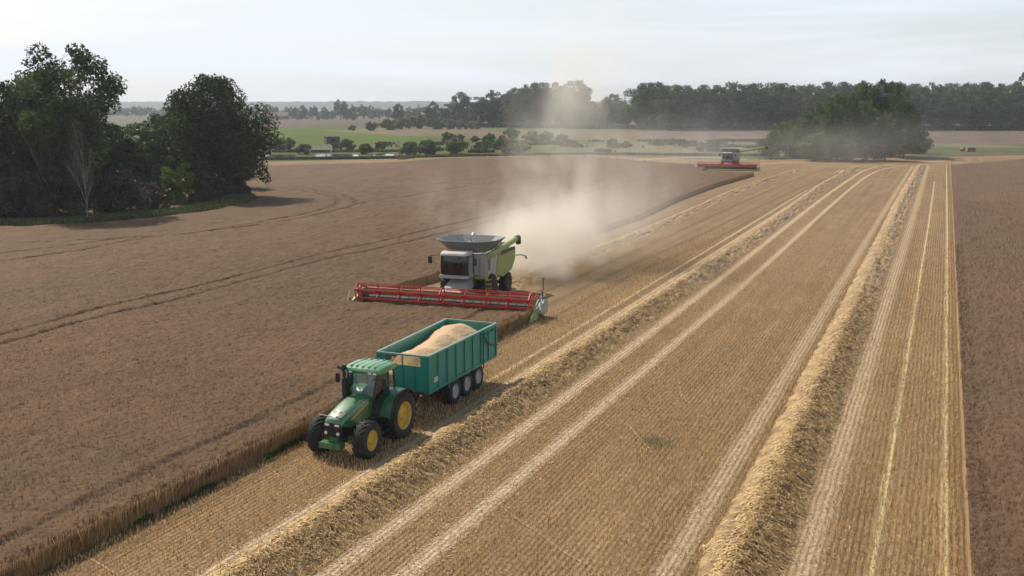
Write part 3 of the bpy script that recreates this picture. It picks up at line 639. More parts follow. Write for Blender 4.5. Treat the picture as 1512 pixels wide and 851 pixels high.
        mb.build('crop_divider', M['lime'], h, .01)
    mb = MB(); mb.prism([(3.4, .3), (3.35, 1.1), (3.9, 1.2), (4.6, .9), (4.9, .45), (4.4, .2)], HW + .14, HW + .55); mb.build('drive_guard', M['white'], h, .06)
    mb = MB(); mb.tube([(3.8, HW + .3, 1.1), (3.85, HW + .3, 1.6), (4.15, HW + .32, 1.75)], .04, 6); mb.build('drive_hose', M['chassis'], h)
    mb = MB(); mb.tube([(4.0, HW + .35, 1.1), (4.0, HW + .40, 2.55)], .03, 6); mb.tube([(4.0, HW + .40, 2.55), (4.0, HW + .40, 2.62)], [.10, .16], 10); mb.build('sensor_post', M['chassis'], h)
    mb = MB(); mb.tube([(5.7, -HW - .35, .45), (5.3, -HW - .30, 1.25)], .04, 5); mb.build('marker_rod', M['cream'], h)
    return t
# ------------------------------------------------------------------ fields
FIELD_ROT = -TH      # object x = v (across), y = u (along)
def in_field(o): o.rotation_euler = (0, 0, FIELD_ROT); return o

def pip(px, py, poly):
    c = np.zeros(px.shape, bool); n = len(poly)
    for i in range(n):
        x0, y0 = poly[i]; x1, y1 = poly[(i + 1) % n]
        if y0 == y1: continue
        c ^= ((y0 > py) != (y1 > py)) & (px < (x1 - x0) * (py - y0) / (y1 - y0) + x0)
    return c

def vnoise(x, y, seed=0):
    """value noise, numpy"""
    xi = np.floor(x).astype(np.int64); yi = np.floor(y).astype(np.int64); xf = x - xi; yf = y - yi
    def h(a, b):
        n = (a * 374761393 + b * 668265263 + seed * 144269) & 0xffffffff
        n = ((n ^ (n >> 13)) * 1274126177) & 0xffffffff
        return ((n ^ (n >> 16)) & 0xffff) / 65535.0
    u = xf * xf * (3 - 2 * xf); w = yf * yf * (3 - 2 * yf)
    return (h(xi, yi) * (1 - u) + h(xi + 1, yi) * u) * (1 - w) + (h(xi, yi + 1) * (1 - u) + h(xi + 1, yi + 1) * u) * w
def fbm(x, y, o=4, seed=0):
    s = 0; a = 1; t = 0
    for k in range(o): s = s + a * vnoise(x * 2 ** k, y * 2 ** k, seed + k); t += a; a *= .5
    return s / t

def track_dist(V, U, line):
    d = np.full(V.shape, 1e9)
    for (a, b) in zip(line[:-1], line[1:]):
        ax, ay = a; bx, by = b; dx, dy = bx - ax, by - ay; l2 = dx * dx + dy * dy
        t = np.clip(((V - ax) * dx + (U - ay) * dy) / l2, 0, 1)
        d = np.minimum(d, np.hypot(V - ax - t * dx, U - ay - t * dy))
    return d

def smooth_line(pts, n=8):
    """Catmull-Rom through the points"""
    P = [np.array(p, float) for p in pts]; P = [2 * P[0] - P[1]] + P + [2 * P[-1] - P[-2]]; out = []
    for i in range(1, len(P) - 2):
        for k in range(n):
            t = k / n; a, b, c, d = P[i - 1:i + 3]
            out.append(tuple(.5 * ((2 * b) + (-a + c) * t + (2 * a - 5 * b + 4 * c - d) * t * t + (-a + 3 * b - 3 * c + d) * t ** 3)))
    out.append(tuple(P[-2])); return out

def px_line(pts, z=0):
    o = []
    for p in pts:
        u, v = to_uv(gp(*p, z)); o.append((v, u))
    return smooth_line(o)

TRACKS = [px_line(l, .6) for l in (
    [(-40, 518), (0, 509), (148, 468), (259, 443), (370, 413), (481, 383), (560, 367), (700, 334), (810, 303), (905, 272)],
    [(-40, 505), (0, 496), (148, 455), (259, 431), (370, 403), (481, 374), (560, 357), (700, 324), (800, 297), (900, 265)],
    [(-40, 392), (0, 386), (111, 371), (200, 354), (333, 339), (426, 326), (496, 311), (524, 302), (515, 291), (481, 284), (444, 277), (400, 277), (330, 277)],
    [(-40, 362), (0, 360), (93, 357), (180, 352), (259, 347), (333, 337), (426, 321), (485, 307), (499, 298), (490, 290), (470, 286), (426, 279), (380, 279)],
    [(-40, 378), (0, 375), (111, 361), (200, 349)],
    [(522, 302), (560, 296), (620, 287), (700, 274), (790, 264), (860, 254)],
    [(640, 272), (720, 262), (800, 252), (880, 244)],
    [(-60, 830), (0, 803), (199, 705), (440, 590), (600, 513), (720, 456)],
)]
TRW = [.7, .7, 1.1, 1.1, .9, .8, .6, .5]

def crop_material(name, c1, c2, soil):
    m = bpy.data.materials.new(name); m.use_nodes = True
    nt = m.node_tree; N = nt.nodes; L = nt.links; b = N['Principled BSDF']; b.inputs['Roughness'].default_value = .85; b.inputs['Specular IOR Level'].default_value = .15
    tc = N.new('ShaderNodeTexCoord')
    def noise(sc, det, sx=1, sy=1):
        mp = N.new('ShaderNodeMapping'); mp.inputs['Scale'].default_value = (sx, sy, 1); L.new(tc.outputs['Object'], mp.inputs[0])
        n = N.new('ShaderNodeTexNoise'); n.inputs['Scale'].default_value = sc; n.inputs['Detail'].default_value = det; n.inputs['Roughness'].default_value = .65
        L.new(mp.outputs[0], n.inputs['Vector']); return n.outputs['Fac']
    def mr(x, a, b_, c=0, d=1):
        n = N.new('ShaderNodeMapRange'); n.inputs[1].default_value = a; n.inputs[2].default_value = b_; n.inputs[3].default_value = c; n.inputs[4].default_value = d; L.new(x, n.inputs[0]); return n.outputs[0]
    def mix(f, a, b_, mode='MIX'):
        n = N.new('ShaderNodeMix'); n.data_type = 'RGBA'; n.blend_type = mode
        for i, q in ((0, f), (6, a), (7, b_)):
            if isinstance(q, tuple): n.inputs[i].default_value = (*q, 1)
            elif isinstance(q, (int, float)): n.inputs[i].default_value = q
            else: L.new(q, n.inputs[i])
        return n.outputs[2]
    c = mix(mr(noise(.055, 4, 1, .5), .35, .68), c1, c2)
    c = mix(mr(noise(.5, 5, 1, .6), .3, .75, .82, 1.16), (0, 0, 0), c) if False else mix(1.0, c, mix(mr(noise(.5, 5, 1, .5), .3, .72), (.84, .84, .84), (1.12, 1.12, 1.12)), 'MULTIPLY')
    c = mix(1.0, c, mix(mr(noise(7, 3), .3, .72), (.84, .84, .85), (1.13, 1.12, 1.11)), 'MULTIPLY')
    at = N.new('ShaderNodeAttribute'); at.attribute_name = 'track'
    c = mix(at.outputs['Fac'], c, soil)
    a2 = N.new('ShaderNodeAttribute'); a2.attribute_name = 'wall'
    c = mix(a2.outputs['Fac'], c, mix(mr(noise(9, 2), .3, .7), (.22, .14, .075), (.42, .28, .15)))
    L.new(c, b.inputs['Base Color'])
    return m

def lines_adaptive(a, b, step):
    out = [a]; x = a
    while x < b:
        x = min(b, x + step(x)); out.append(x)
    return np.array(out)

def crop_patch(name, v_lines, u_lines, poly, material, h=.66, jit=.035):
    Vg, Ug = np.meshgrid(v_lines, u_lines, indexing='ij'); rs = np.random.RandomState(5)
    tr = np.zeros(Vg.shape)
    for l, tw in zip(TRACKS, TRW): tr = np.maximum(tr, tw * np.clip(1 - (track_dist(Vg, Ug, l) - .10) / .22, 0, 1))
    tr = tr * np.clip(.35 + 1.0 * fbm(Vg / 1.5, Ug / 2.5, 3, 14), 0, 1)
    Z = h + .10 * (fbm(Vg / 9, Ug / 14, 3, 1) - .5) + .16 * (fbm(Vg / 1.3, Ug / 2.6, 3, 4) - .5) + jit * rs.randn(*Vg.shape)
    Z -= tr * .24
    nx, ny = Vg.shape; idx = np.arange(nx * ny).reshape(nx, ny)
    Fc = np.stack([idx[:-1, :-1], idx[1:, :-1], idx[1:, 1:], idx[:-1, 1:]], -1).reshape(-1, 4)
    cv = (Vg[:-1, :-1] + Vg[1:, 1:]).ravel() / 2; cu = (Ug[:-1, :-1] + Ug[1:, 1:]).ravel() / 2
    Fc = Fc[pip(cv, cu, poly)]
    V = np.stack([Vg.ravel(), Ug.ravel(), Z.ravel()], -1)
    # walls down to the soil along every open edge
    e = np.concatenate([Fc[:, [0, 1]], Fc[:, [1, 2]], Fc[:, [2, 3]], Fc[:, [3, 0]]]); key = np.sort(e, 1); k = key[:, 0].astype(np.int64) * (nx * ny) + key[:, 1]
    _, inv, cnt = np.unique(k, return_inverse=True, return_counts=True); be = e[cnt[inv] == 1]
    n0 = len(V); top = V[be.ravel()].copy(); bot = top.copy(); bot[:, 2] = 0
    W = np.concatenate([top, bot]); m_ = len(top); i = np.arange(len(be)) * 2
    Fw = np.stack([i + n0, i + m_ + n0, i + 1 + m_ + n0, i + 1 + n0], -1)
    V = np.concatenate([V, W]); track = np.concatenate([tr.ravel(), np.zeros(2 * m_)]); wall = np.concatenate([np.zeros(n0), np.ones(2 * m_)])
    Fc = np.concatenate([Fc, Fw]); used = np.zeros(len(V), bool); used[Fc.ravel()] = True; remap = np.cumsum(used) - 1
    o = mesh_np(name, V[used], remap[Fc], material, extra={'track': track[used], 'wall': wall[used]})
    return in_field(o)

EDGE_R = [(1.5, -5), (1.5, 120), (1.2, 200), (.85, 246), (18.2, 283), (60, 352), (140, 352), (140, -5)]
CB = [(-36.4, 60.6), (-35.9, 72), (-33.9, 99), (-33.4, 118), (-35.0, 142), (-35.4, 171), (-34.2, 203)]
TOP = [(-45, 205), (-48.5, 226), (-63.5, 234), (-88, 256.6), (-111, 235), (-113.5, 213), (-137, 187), (-260, 172)]
def build_fields():
    crop = crop_material('wheat_crop', (.140, .081, .040), (.114, .072, .038), (.060, .038, .024))
    cropR = crop_material('wheat_crop_grey', (.146, .088, .048), (.122, .080, .045), (.06, .04, .025))
    poly = [(-23.6, -5), (-23.6, 58.6), (-36.4, 57.3)] + CB + TOP + [(-260, -5)]
    vl = -lines_adaptive(23.6, 260, lambda x: .085 if x < 52 else .085 * (x / 52) ** 1.6)[::-1]
    vl = np.unique(np.concatenate([vl, [-36.4]]))
    ul = lines_adaptive(9, 290, lambda x: .075 if x < 30 else .075 * (x / 30) ** 1.75)
    tag(crop_patch('wheat_crop', vl, ul, poly, crop), 'standing ripe brown wheat on the left, crossed by sprayer tramlines', 'wheat', kind='stuff')
    vl = lines_adaptive(1.5, 140, lambda x: .09 if x < 14 else .09 * (x / 14) ** 1.5)
    ul = lines_adaptive(20, 372, lambda x: .075 if x < 30 else .075 * (x / 30) ** 1.75)
    tag(crop_patch('wheat_crop', vl, ul, EDGE_R, cropR), 'standing dark brown wheat along the right edge of the stubble', 'wheat', kind='stuff')

def stubble_nodes(name, pale=False, pale_col=(.60, .475, .33)):
    m = bpy.data.materials.new(name); m.use_nodes = True
    nt = m.node_tree; N = nt.nodes; L = nt.links; b = N['Principled BSDF']; b.inputs['Roughness'].default_value = .85; b.inputs['Specular IOR Level'].default_value = .15
    tc = N.new('ShaderNodeTexCoord')
    def noise(sc, det, sx=1, sy=1, rough=.6):
        mp = N.new('ShaderNodeMapping'); mp.inputs['Scale'].default_value = (sx, sy, 1); L.new(tc.outputs['Object'], mp.inputs[0])
        n = N.new('ShaderNodeTexNoise'); n.inputs['Scale'].default_value = sc; n.inputs['Detail'].default_value = det; n.inputs['Roughness'].default_value = rough
        L.new(mp.outputs[0], n.inputs['Vector']); return n.outputs['Fac']
    def mr(x, a, b_, c=0, d=1):
        n = N.new('ShaderNodeMapRange'); n.inputs[1].default_value = a; n.inputs[2].default_value = b_; n.inputs[3].default_value = c; n.inputs[4].default_value = d; L.new(x, n.inputs[0]); return n.outputs[0]
    def mix(f, a, b_, mode='MIX'):
        n = N.new('ShaderNodeMix'); n.data_type = 'RGBA'; n.blend_type = mode
        for i, q in ((0, f), (6, a), (7, b_)):
            if isinstance(q, tuple): n.inputs[i].default_value = (*q, 1)
            elif isinstance(q, (int, float)): n.inputs[i].default_value = q
            else: L.new(q, n.inputs[i])
        return n.outputs[2]
    # drilled rows, 17 cm apart: darker soil shows between them
    sp = N.new('ShaderNodeSeparateXYZ'); L.new(tc.outputs['Object'], sp.inputs[0])
    wob = N.new('ShaderNodeMath'); wob.operation = 'MULTIPLY_ADD'; wob.inputs[1].default_value = .22; L.new(noise(.35, 3), wob.inputs[0]); L.new(sp.outputs[0], wob.inputs[2])
    s1 = N.new('ShaderNodeMath'); s1.operation = 'MULTIPLY'; s1.inputs[1].default_value = 2 * math.pi / .2; L.new(wob.outputs[0], s1.inputs[0])
    s2 = N.new('ShaderNodeMath'); s2.operation = 'SINE'; L.new(s1.outputs[0], s2.inputs[0])
    row = mr(s2.outputs[0], -1, 1)
    c = mix(mr(noise(.07, 4, 1.5, .4), .35, .68), (.236, .156, .076), (.280, .190, .098))
    c = mix(1.0, c, mix(mr(noise(.6, 5, 1, .35), .3, .72), (.86, .86, .85), (1.12, 1.12, 1.12)), 'MULTIPLY')
    c = mix(1.0, c, mix(row, (.84, .83, .82), (1.06, 1.06, 1.06)), 'MULTIPLY')
    c = mix(1.0, c, mix(mr(noise(8, 4, 1, .5, .75), .3, .7), (.66, .65, .64), (1.25, 1.24, 1.22)), 'MULTIPLY')
    # streaks along the rows where the drill or the header left them lighter or darker
    c = mix(1.0, c, mix(mr(noise(1.0, 3, 1.6, .02), .35, .65), (.86, .85, .84), (1.1, 1.1, 1.1)), 'MULTIPLY')
    if pale:
        at = N.new('ShaderNodeAttribute'); at.attribute_name = 'mask'
        ad = N.new('ShaderNodeMath'); ad.operation = 'MULTIPLY_ADD'; ad.inputs[1].default_value = 1.1; L.new(noise(3.5, 6, 1, .35, .8), ad.inputs[0]); L.new(at.outputs['Fac'], ad.inputs[2])
        f = mr(ad.outputs[0], .80, 1.60)
        pc = mix(mr(noise(11, 4, 1, .4, .8), .35, .65), tuple(x * .62 for x in pale_col), tuple(x * 1.2 for x in pale_col))
        c = mix(f, c, pc)
    L.new(c, b.inputs['Base Color'])
    bp = N.new('ShaderNodeBump'); bp.inputs['Strength'].default_value = .6; bp.inputs['Distance'].default_value = .05
    ad2 = N.new('ShaderNodeMath'); ad2.operation = 'ADD'; L.new(row, ad2.inputs[0]); L.new(noise(9, 3), ad2.inputs[1]); L.new(ad2.outputs[0], bp.inputs['Height']); L.new(bp.outputs[0], b.inputs['Normal'])
    return m

def sheet(name, poly, z, m, label=None, kind='structure', world=False):
    bm = bmesh.new(); vs = [bm.verts.new((p[0], p[1], z)) for p in poly]; f = bm.faces.new(vs); f.normal_update()
    if f.normal.z < 0: f.normal_flip()
    bmesh.ops.triangulate(bm, faces=[f])
    me = bpy.data.meshes.new(name); bm.to_mesh(me); bm.free(); me.materials.append(m)
    o = bpy.data.objects.new(name, me); COL.objects.link(o)
    if not world: in_field(o)
    return tag(o, kind=kind, label=label)

def strip(name, line, w, z, m, wj=.15, step=.4):
    """ribbon of width w along a (v,u) polyline with a soft mask across"""
    pts = [np.array(p) for p in line]; out = []
    for a, b in zip(pts[:-1], pts[1:]):
        n = max(1, int(np.linalg.norm(b - a) / (step * max(1, a[1] / 40)))); out += [a + (b - a) * k / n for k in range(n)]
    out.append(pts[-1]); P = np.array(out); T = np.gradient(P, axis=0); T /= np.linalg.norm(T, axis=1)[:, None]; Nn = np.stack([T[:, 1], -T[:, 0]], -1)
    ww = w * (1 + wj * (fbm(P[:, 1] / 1.7, P[:, 0] * 0 + w * 7, 3, 9) - .5) * 2)
    off = np.array([-1, -.6, -.25, 0, .25, .6, 1.]); mk = np.array([0, .45, .9, 1, .9, .45, 0])
    V = (P[:, None, :] + Nn[:, None, :] * (off[None, :, None] * ww[:, None, None])).reshape(-1, 2)
    V = np.concatenate([V, np.full((len(V), 1), z)], 1); n, k = len(P), len(off); idx = np.arange(n * k).reshape(n, k)
    Fc = np.stack([idx[:-1, :-1], idx[:-1, 1:], idx[1:, 1:], idx[1:, :-1]], -1).reshape(-1, 4)
    return V, Fc, np.tile(mk, n)

def join_strips(name, parts, m, label=None):
    V = []; Fc = []; K = []; n = 0
    for v, f, k in parts: V.append(v); Fc.append(f + n); K.append(k); n += len(v)
    o = mesh_np(name, np.concatenate(V), np.concatenate(Fc), m, extra={'mask': np.concatenate(K)}); in_field(o)
    return tag(o, label=label, kind='structure')

def blades(name, P, h, w, lean, m, tone, rs, rnd_dir=1.0, leanvec=(0, 0)):
    """one thin upright triangle per row of P (v,u,z)"""
    n = len(P); a = rs.rand(n) * 2 * np.pi; d = np.stack([np.cos(a), np.sin(a)], -1)
    b = rs.rand(n) * 2 * np.pi; l = (lean * rs.rand(n))[:, None] * np.stack([np.cos(b), np.sin(b)], -1) * rnd_dir + np.array(leanvec)[None]
    hh = (h * (.7 + .6 * rs.rand(n))); ww = (w * (.7 + .6 * rs.rand(n)))[:, None]
    A = P.copy(); A[:, :2] -= d * ww / 2; B = P.copy(); B[:, :2] += d * ww / 2
    C = P.copy(); C[:, :2] += l * hh[:, None] + d * ww * .25; C[:, 2] += hh
    D = P.copy(); D[:, :2] += l * hh[:, None] - d * ww * .25; D[:, 2] += hh
    V = np.stack([A, B, C, D], 1).reshape(-1, 3); Fc = np.arange(4 * n).reshape(n, 4)
    return mesh_np(name, V, Fc, m, tone=np.repeat(tone, 4))

PALE = {}
def build_stubble():
    st = stubble_nodes('stubble')
    outline = [(-23.6, -8), (-23.6, 58.6), (-36.8, 58.0)] + [(a - .4, b) for a, b in CB] + [(-52, 213), (-56, 232), (-80, 245), (-98, 262), (-121, 240), (-124, 217), (-146, 190), (-165, 184), (-165, 196), (-146, 216), (-128, 238), (-100, 279), (-70, 262), (-50, 262), (-30, 278), (0, 300), (22, 320), (60, 392), (150, 392), (150, -8)]
    sheet('stubble_field', outline, .02, st)
    pm = stubble_nodes('chaff', True, (.50, .37, .22)); ym = stubble_nodes('yellow_chaff', True, (.50, .40, .21)); dm = stubble_nodes('ruts_and_edge_strips', True, (.17, .11, .055)); gm = stubble_nodes('gold_chaff', True, (.46, .31, .14))
    far = lambda v0, pts: [(v0, -5), (v0, 60), (v0, 110)] + pts
    S = []
    S.append(strip('', smooth_line([(-15.75, -5), (-15.65, 50), (-15.7, 82), (-16.2, 146), (-16.0, 200), (-15.0, 235), (-11, 259), (-4, 266), (6, 272)]), .55, .028, pm))
    S.append(strip('', smooth_line([(-13.65, -5), (-13.6, 50), (-13.5, 82), (-13.9, 146), (-13.8, 200), (-12.4, 232), (-8, 252), (0, 262), (10, 268)]), .50, .028, pm))
    S.append(strip('', smooth_line([(-6.7, -5), (-6.7, 60), (-6.7, 150), (-6.5, 250)]), .62, .028, gm))
    S.append(strip('', smooth_line([(-3.0, -5), (-3.0, 60), (-3.1, 150), (-3.3, 255)]), .72, .028, gm))
    S.append(strip('', smooth_line([(-19.1, -5), (-19.1, 60), (-19.2, 150), (-19.8, 230)]), .34, .028, gm)); S.append(strip('', smooth_line([(-20.1, 44), (-20.1, 80), (-20.2, 150), (-20.4, 230)]), .26, .028, gm))
    S2 = [S[2], S[3]]; S = S[:2] + S[4:]
    join_strips('chaff_track', S, pm); join_strips('chaff_track', S2, stubble_nodes('dull_chaff', True, (.40, .29, .165)))
    Y = [strip('', [(-1.12, -5), (-1.12, 120), (-1.3, 200)], .22, .030, ym, .5), strip('', [(.84, -5), (.84, 120), (.6, 262)], .20, .030, ym, .6)]
    join_strips('straw_track', Y, ym)
    D = [strip('', smooth_line([(-26.4, 63), (-26.2, 103), (-26.0, 146), (-24.5, 216), (-20, 262)]), .5, .028, dm, .3),
         strip('', smooth_line([(-24.4, 60), (-24.1, 87), (-23.3, 106), (-22.8, 137), (-21.3, 189), (-17, 250)]), .5, .028, dm, .3),
         strip('', smooth_line([(-22.6, 20), (-22.6, 60), (-22.6, 80), (-21.1, 107), (-20.8, 152), (-20.0, 220)]), .4, .030, dm, .3),
         strip('', [(-23.5, 5), (-23.5, 58)], .25, .030, dm, .4),  # dark strip along the foot of the left crop edge
         strip('', smooth_line([(1.25, -5), (1.25, 120), (.9, 258)]), .16, .034, dm, .4)]  # thin dark strip along the foot of the right crop edge
    join_strips('wheel_and_edge_strips', D, dm)
    # pale animal trails and dug spots wandering over the stubble
    def wob(l): return [(v, u) for (v, u) in l]
    tm = stubble_nodes('trail_straw', True, (.42, .31, .18))
    Tn = [strip('', px_line([(735, 745), (770, 772), (798, 790), (835, 818), (875, 840), (905, 860)]), .055, .036, tm, .5),
          strip('', px_line([(1003, 562), (1006, 585), (1020, 598)]), .055, .036, tm, .5),
          strip('', px_line([(930, 612), (990, 624), (1040, 632), (1085, 646)]), .055, .036, tm, .5),
          strip('', px_line([(100, 818), (135, 828), (160, 842), (180, 856)]), .055, .036, tm, .5),
          strip('', px_line([(925, 625), (945, 648), (962, 664), (985, 652)]), .055, .036, tm, .6)]
    join_strips('animal_trail', Tn, tm)
    # headland lines beyond the far combine
    G = [strip('', px_line([(940, 237), (985, 234), (1040, 233), (1100, 236)]), 3.0, .040, gm, .2, 4), strip('', px_line([(1118, 243), (1180, 240), (1260, 240), (1340, 240), (1398, 238)]), 2.2, .040, gm, .2, 4),
         strip('', px_line([(1200, 247), (1290, 245), (1360, 244)]), 1.2, .041, pm, .2, 4)]
    join_strips('headland_track', G, gm)

    # ---- windrows: heaped straw with real relief
    wm = tone_mat('windrow_straw', [(0, (.10, .064, .028)), (.35, (.21, .142, .070)), (.7, (.33, .225, .110)), (1, (.43, .305, .155))], nscale=1.6, namt=.22)
    sm = tone_mat('loose_straw', [(0, (0.180, 0.115, 0.049)), (.3, (0.330, 0.215, 0.095)), (.7, (0.570, 0.385, 0.162)), (1, (0.810, 0.570, 0.257))], trans=.03)
    lines = [('windrow', smooth_line([(-17.6, 8), (-17.6, 30), (-17.6, 60), (-17.6, 107), (-18.3, 163), (-18.6, 184), (-18.1, 224), (-17, 240)]), 1.25, .46, 'thick straw windrow running past the right side of the tractor'),
             ('windrow', smooth_line([(-4.8, 8), (-4.75, 30), (-4.7, 60), (-4.8, 110), (-4.9, 168), (-4.6, 250)]), 1.18, .45, 'thick straw windrow near the right wheat edge, between two pale chaff tracks'),
             ('windrow', smooth_line([(-29.6, 66), (-29.4, 105), (-29.7, 137), (-30.2, 166), (-28.7, 228)]), 1.1, .34, 'thinner distant straw windrow curving towards the far combine')]
    rs = np.random.RandomState(11)
    for name, line, w, h, lab in lines:
        pts = [np.array(p) for p in line]; out = []
        for a, b in zip(pts[:-1], pts[1:]):
            n = max(1, int(np.linalg.norm(b - a) / (.055 * max(1, (a[1] / 28) ** 1.7)))); out += [a + (b - a) * k / n for k in range(n)]
        P = np.array(out); T = np.gradient(P, axis=0); T /= np.linalg.norm(T, axis=1)[:, None]; Nn = np.stack([T[:, 1], -T[:, 0]], -1)
        K = 44; s = np.linspace(-1, 1, K)
        S_, U_ = np.meshgrid(s, P[:, 1]); ed = 1 + .30 * (fbm(U_ / .8, np.sign(S_) * 5 + w, 3, 21) - .5) + .12 * (fbm(U_ / .25, np.sign(S_) * 3, 2, 23) - .5)
        X = P[:, 0][:, None] + Nn[:, 0][:, None] * S_ * w * ed; Y_ = P[:, 1][:, None] + Nn[:, 1][:, None] * S_ * w * ed
        sp_ = S_ + .12; prof = np.where(sp_ < 0, np.clip(1 - np.abs(sp_ / .88) ** 1.8, 0, 1), np.clip(1 - np.abs(sp_ / 1.12) ** 1.55, 0, 1))
        wv = S_ * w
        herr = fbm((wv * .9 + U_ * .55) / .28, (U_ * .9 - wv * .4) / .6, 4, 31)     # tufts lying slantwise across the heap
        Z = prof * h * (.80 + .5 * fbm(U_ / 2.2, wv / 1.2, 3, 41)) + prof ** .5 * ((.16 + .14 * (S_ > 0)) * (herr - .5) + (.08 + .10 * (S_ > 0)) * (fbm(wv / .16, U_ / .13, 3, 51) - .5))
        comb = fbm((U_ + .35 * wv + .5 * fbm(U_ / 1.1, wv / .8, 2, 77)) / .20, wv / .75, 3, 61); Z -= np.clip(S_ * 4 + .2, 0, 1) * np.clip(1.05 - S_, 0, 1) ** .5 * .75 * np.clip(.54 - comb, 0, .25)
        Z += .015 * rs.randn(*Z.shape) * prof; Z = np.maximum(Z, 0) + .030; Z[:, 0] = .024; Z[:, -1] = .024
        tone = np.clip(.62 + 1.0 * (herr - .5) + .12 * rs.randn(*Z.shape), 0, 1)
        idx = np.arange(Z.size).reshape(Z.shape); Fc = np.stack([idx[:-1, :-1], idx[:-1, 1:], idx[1:, 1:], idx[1:, :-1]], -1).reshape(-1, 4)
        o = in_field(mesh_np(name, np.stack([X, Y_, Z], -1).reshape(-1, 3), Fc, wm, tone=tone.ravel()))
        tag(o, lab, 'straw windrow', 'straw windrows', kind='stuff')
        # loose stalks on the near part
        near = P[:, 1] < 75
        if near.sum() > 50 and line[0][1] < 30:
            n = 40000; i = (rs.rand(n) ** 1.0 * near.sum()).astype(int); i = np.where(near)[0][i]; k = np.clip(((rs.randn(n) * .42 + 1.22) / 2 * K).astype(int), 0, K - 1)
            c = np.stack([X[i, k], Y_[i, k], Z[i, k] + .02], -1); c[:, :2] += rs.randn(n, 2) * .05
            gz = np.gradient(prof * h, axis=1) / np.gradient(S_ * w, axis=1); slp = np.clip(gz[i, k], -1.6, 1.6)
            keep = rs.rand(n) < np.where(S_[i, k] < .0, .55, 1.0); i, k, c, slp = i[keep], k[keep], c[keep], slp[keep]; n = len(i)
            a = rs.randn(n) * .75 + R(62) * np.sign(c[:, 0] - P[i, 0]) * -1; el = rs.randn(n) * .35
            L_ = .10 + .18 * rs.rand(n); d = np.stack([np.cos(el) * np.sin(a), np.cos(el) * np.cos(a), np.sin(el)], -1) * L_[:, None] * .5
            d[:, 2] += d[:, 0] * slp; nv = np.stack([-slp, 0 * slp, 1 + 0 * slp], -1) + .28 * rs.randn(n, 3)
            s_ = np.cross(d, nv); s_ /= np.linalg.norm(s_, axis=1)[:, None] + 1e-9; s_ *= (.009 + .008 * rs.rand(n))[:, None]
            V = np.stack([c - d - s_, c - d + s_, c + d + s_, c + d - s_], 1).reshape(-1, 3); V[:, 2] = np.maximum(V[:, 2], .03)
            o2 = in_field(mesh_np('loose_straw', V, np.arange(4 * n).reshape(n, 4), sm, tone=np.repeat(np.clip(.75 * rs.rand(n) + .45 * np.clip(.15 - S_[i, k] * 2.5, 0, 1), 0, 1), 4)))  # tone raised on the left flank: its sunlit side is painted in
            tag(o2, 'loose straw stalks on the windrow ' + ('beside the tractor' if w and line[0][0] < -10 else 'nearest the right wheat edge'), 'straw', kind='stuff')
    # ---- stubble tufts in drilled rows
    sm2 = tone_mat('stubble_stalks', [(0, (0.220, 0.138, 0.059)), (.4, (0.616, 0.413, 0.184)), (.8, (0.814, 0.572, 0.270)), (1, (0.924, 0.715, 0.389))], trans=.12)
    vr = np.arange(-23.4, 1.4, .2) + .05; P = []
    for v in vr:
        if abs(v + 17.6) < 1.2 or abs(v + 4.75) < 1.2: continue
        u = np.arange(19, 112, .055); p = 1 - .97 * np.clip((u - 34) / 76, 0, 1) ** .8
        for (c0, ww) in ((-15.7, .4), (-13.6, .38), (-6.7, .45), (-3.0, .55), (-19.1, .25)):
            if abs(v - c0) < ww: p = p * .22
        cl = .35 + 1.3 * fbm(u / .5, u * 0 + v * 3, 2, 61)
        u = u[rs.rand(len(u)) < p * np.clip(cl, .2, 1) * .9]
        P.append(np.stack([v + .05 * (fbm(u / 1.3, u * 0 + v, 2, 66) - .5) + rs.randn(len(u)) * .030 + .05 * np.sin(u * .3 + v), u + rs.randn(len(u)) * .03, np.full(len(u), .02)], -1))
    P = np.concatenate(P); 
    ok = np.ones(len(P), bool)
    P = P[ok]; P = np.repeat(P, 2, 0); P[:, :2] += rs.randn(len(P), 2) * .018
    t = np.clip(.5 + .28 * rs.randn(len(P)), 0, 1)
    o = in_field(blades('stubble', P, .12, .022, .35, sm2, t, rs)); tag(o, 'short cut wheat stubble standing in drilled rows', 'stubble', kind='stuff')
    # chaff bits on the pale tracks
    n = 15000; vv = rs.choice([-15.7, -13.6, -6.7, -3.0, -15.7, -13.6, -19.1], n) + rs.randn(n) * .36; uu = 19 + 60 * rs.rand(n) ** 1.2
    c = np.stack([vv, uu, .035 + .03 * rs.rand(n)], -1); a = rs.rand(n) * 6.3; d = np.stack([np.cos(a), np.sin(a), .2 * rs.randn(n)], -1) * (.03 + .06 * rs.rand(n))[:, None]; s_ = np.stack([-np.sin(a), np.cos(a), 0 * a], -1) * .010
    o = in_field(mesh_np('chaff', np.stack([c - d - s_, c - d + s_, c + d + s_, c + d - s_], 1).reshape(-1, 3), np.arange(4 * n).reshape(n, 4), tone_mat('chaff_bits', [(0, (.34, .25, .15)), (.5, (.52, .41, .27)), (1, (.68, .56, .40))]), tone=np.repeat(rs.rand(n), 4)))
    tag(o, 'pale chaff and chopped straw on the wheel tracks', 'chaff', kind='stuff')
    # ---- standing crop: ears and stalks
    em = tone_mat('wheat_ears', [(0, (.115, .067, .034)), (.5, (.17, .100, .050)), (1, (.24, .150, .080))], trans=.12, nscale=.25, namt=.15)
    dens = []
    for (u0, u1, d_, va) in ((13, 28, 26, -46), (28, 40, 18, -62), (40, 60, 9, -62), (60, 75, 5, -75), (75, 95, 2.2, -85)):
        n = int((u1 - u0) * (-23.55 - va) * d_); dens.append(np.stack([va + (-23.55 - va) * rs.rand(n), u0 + (u1 - u0) * rs.rand(n)], -1))
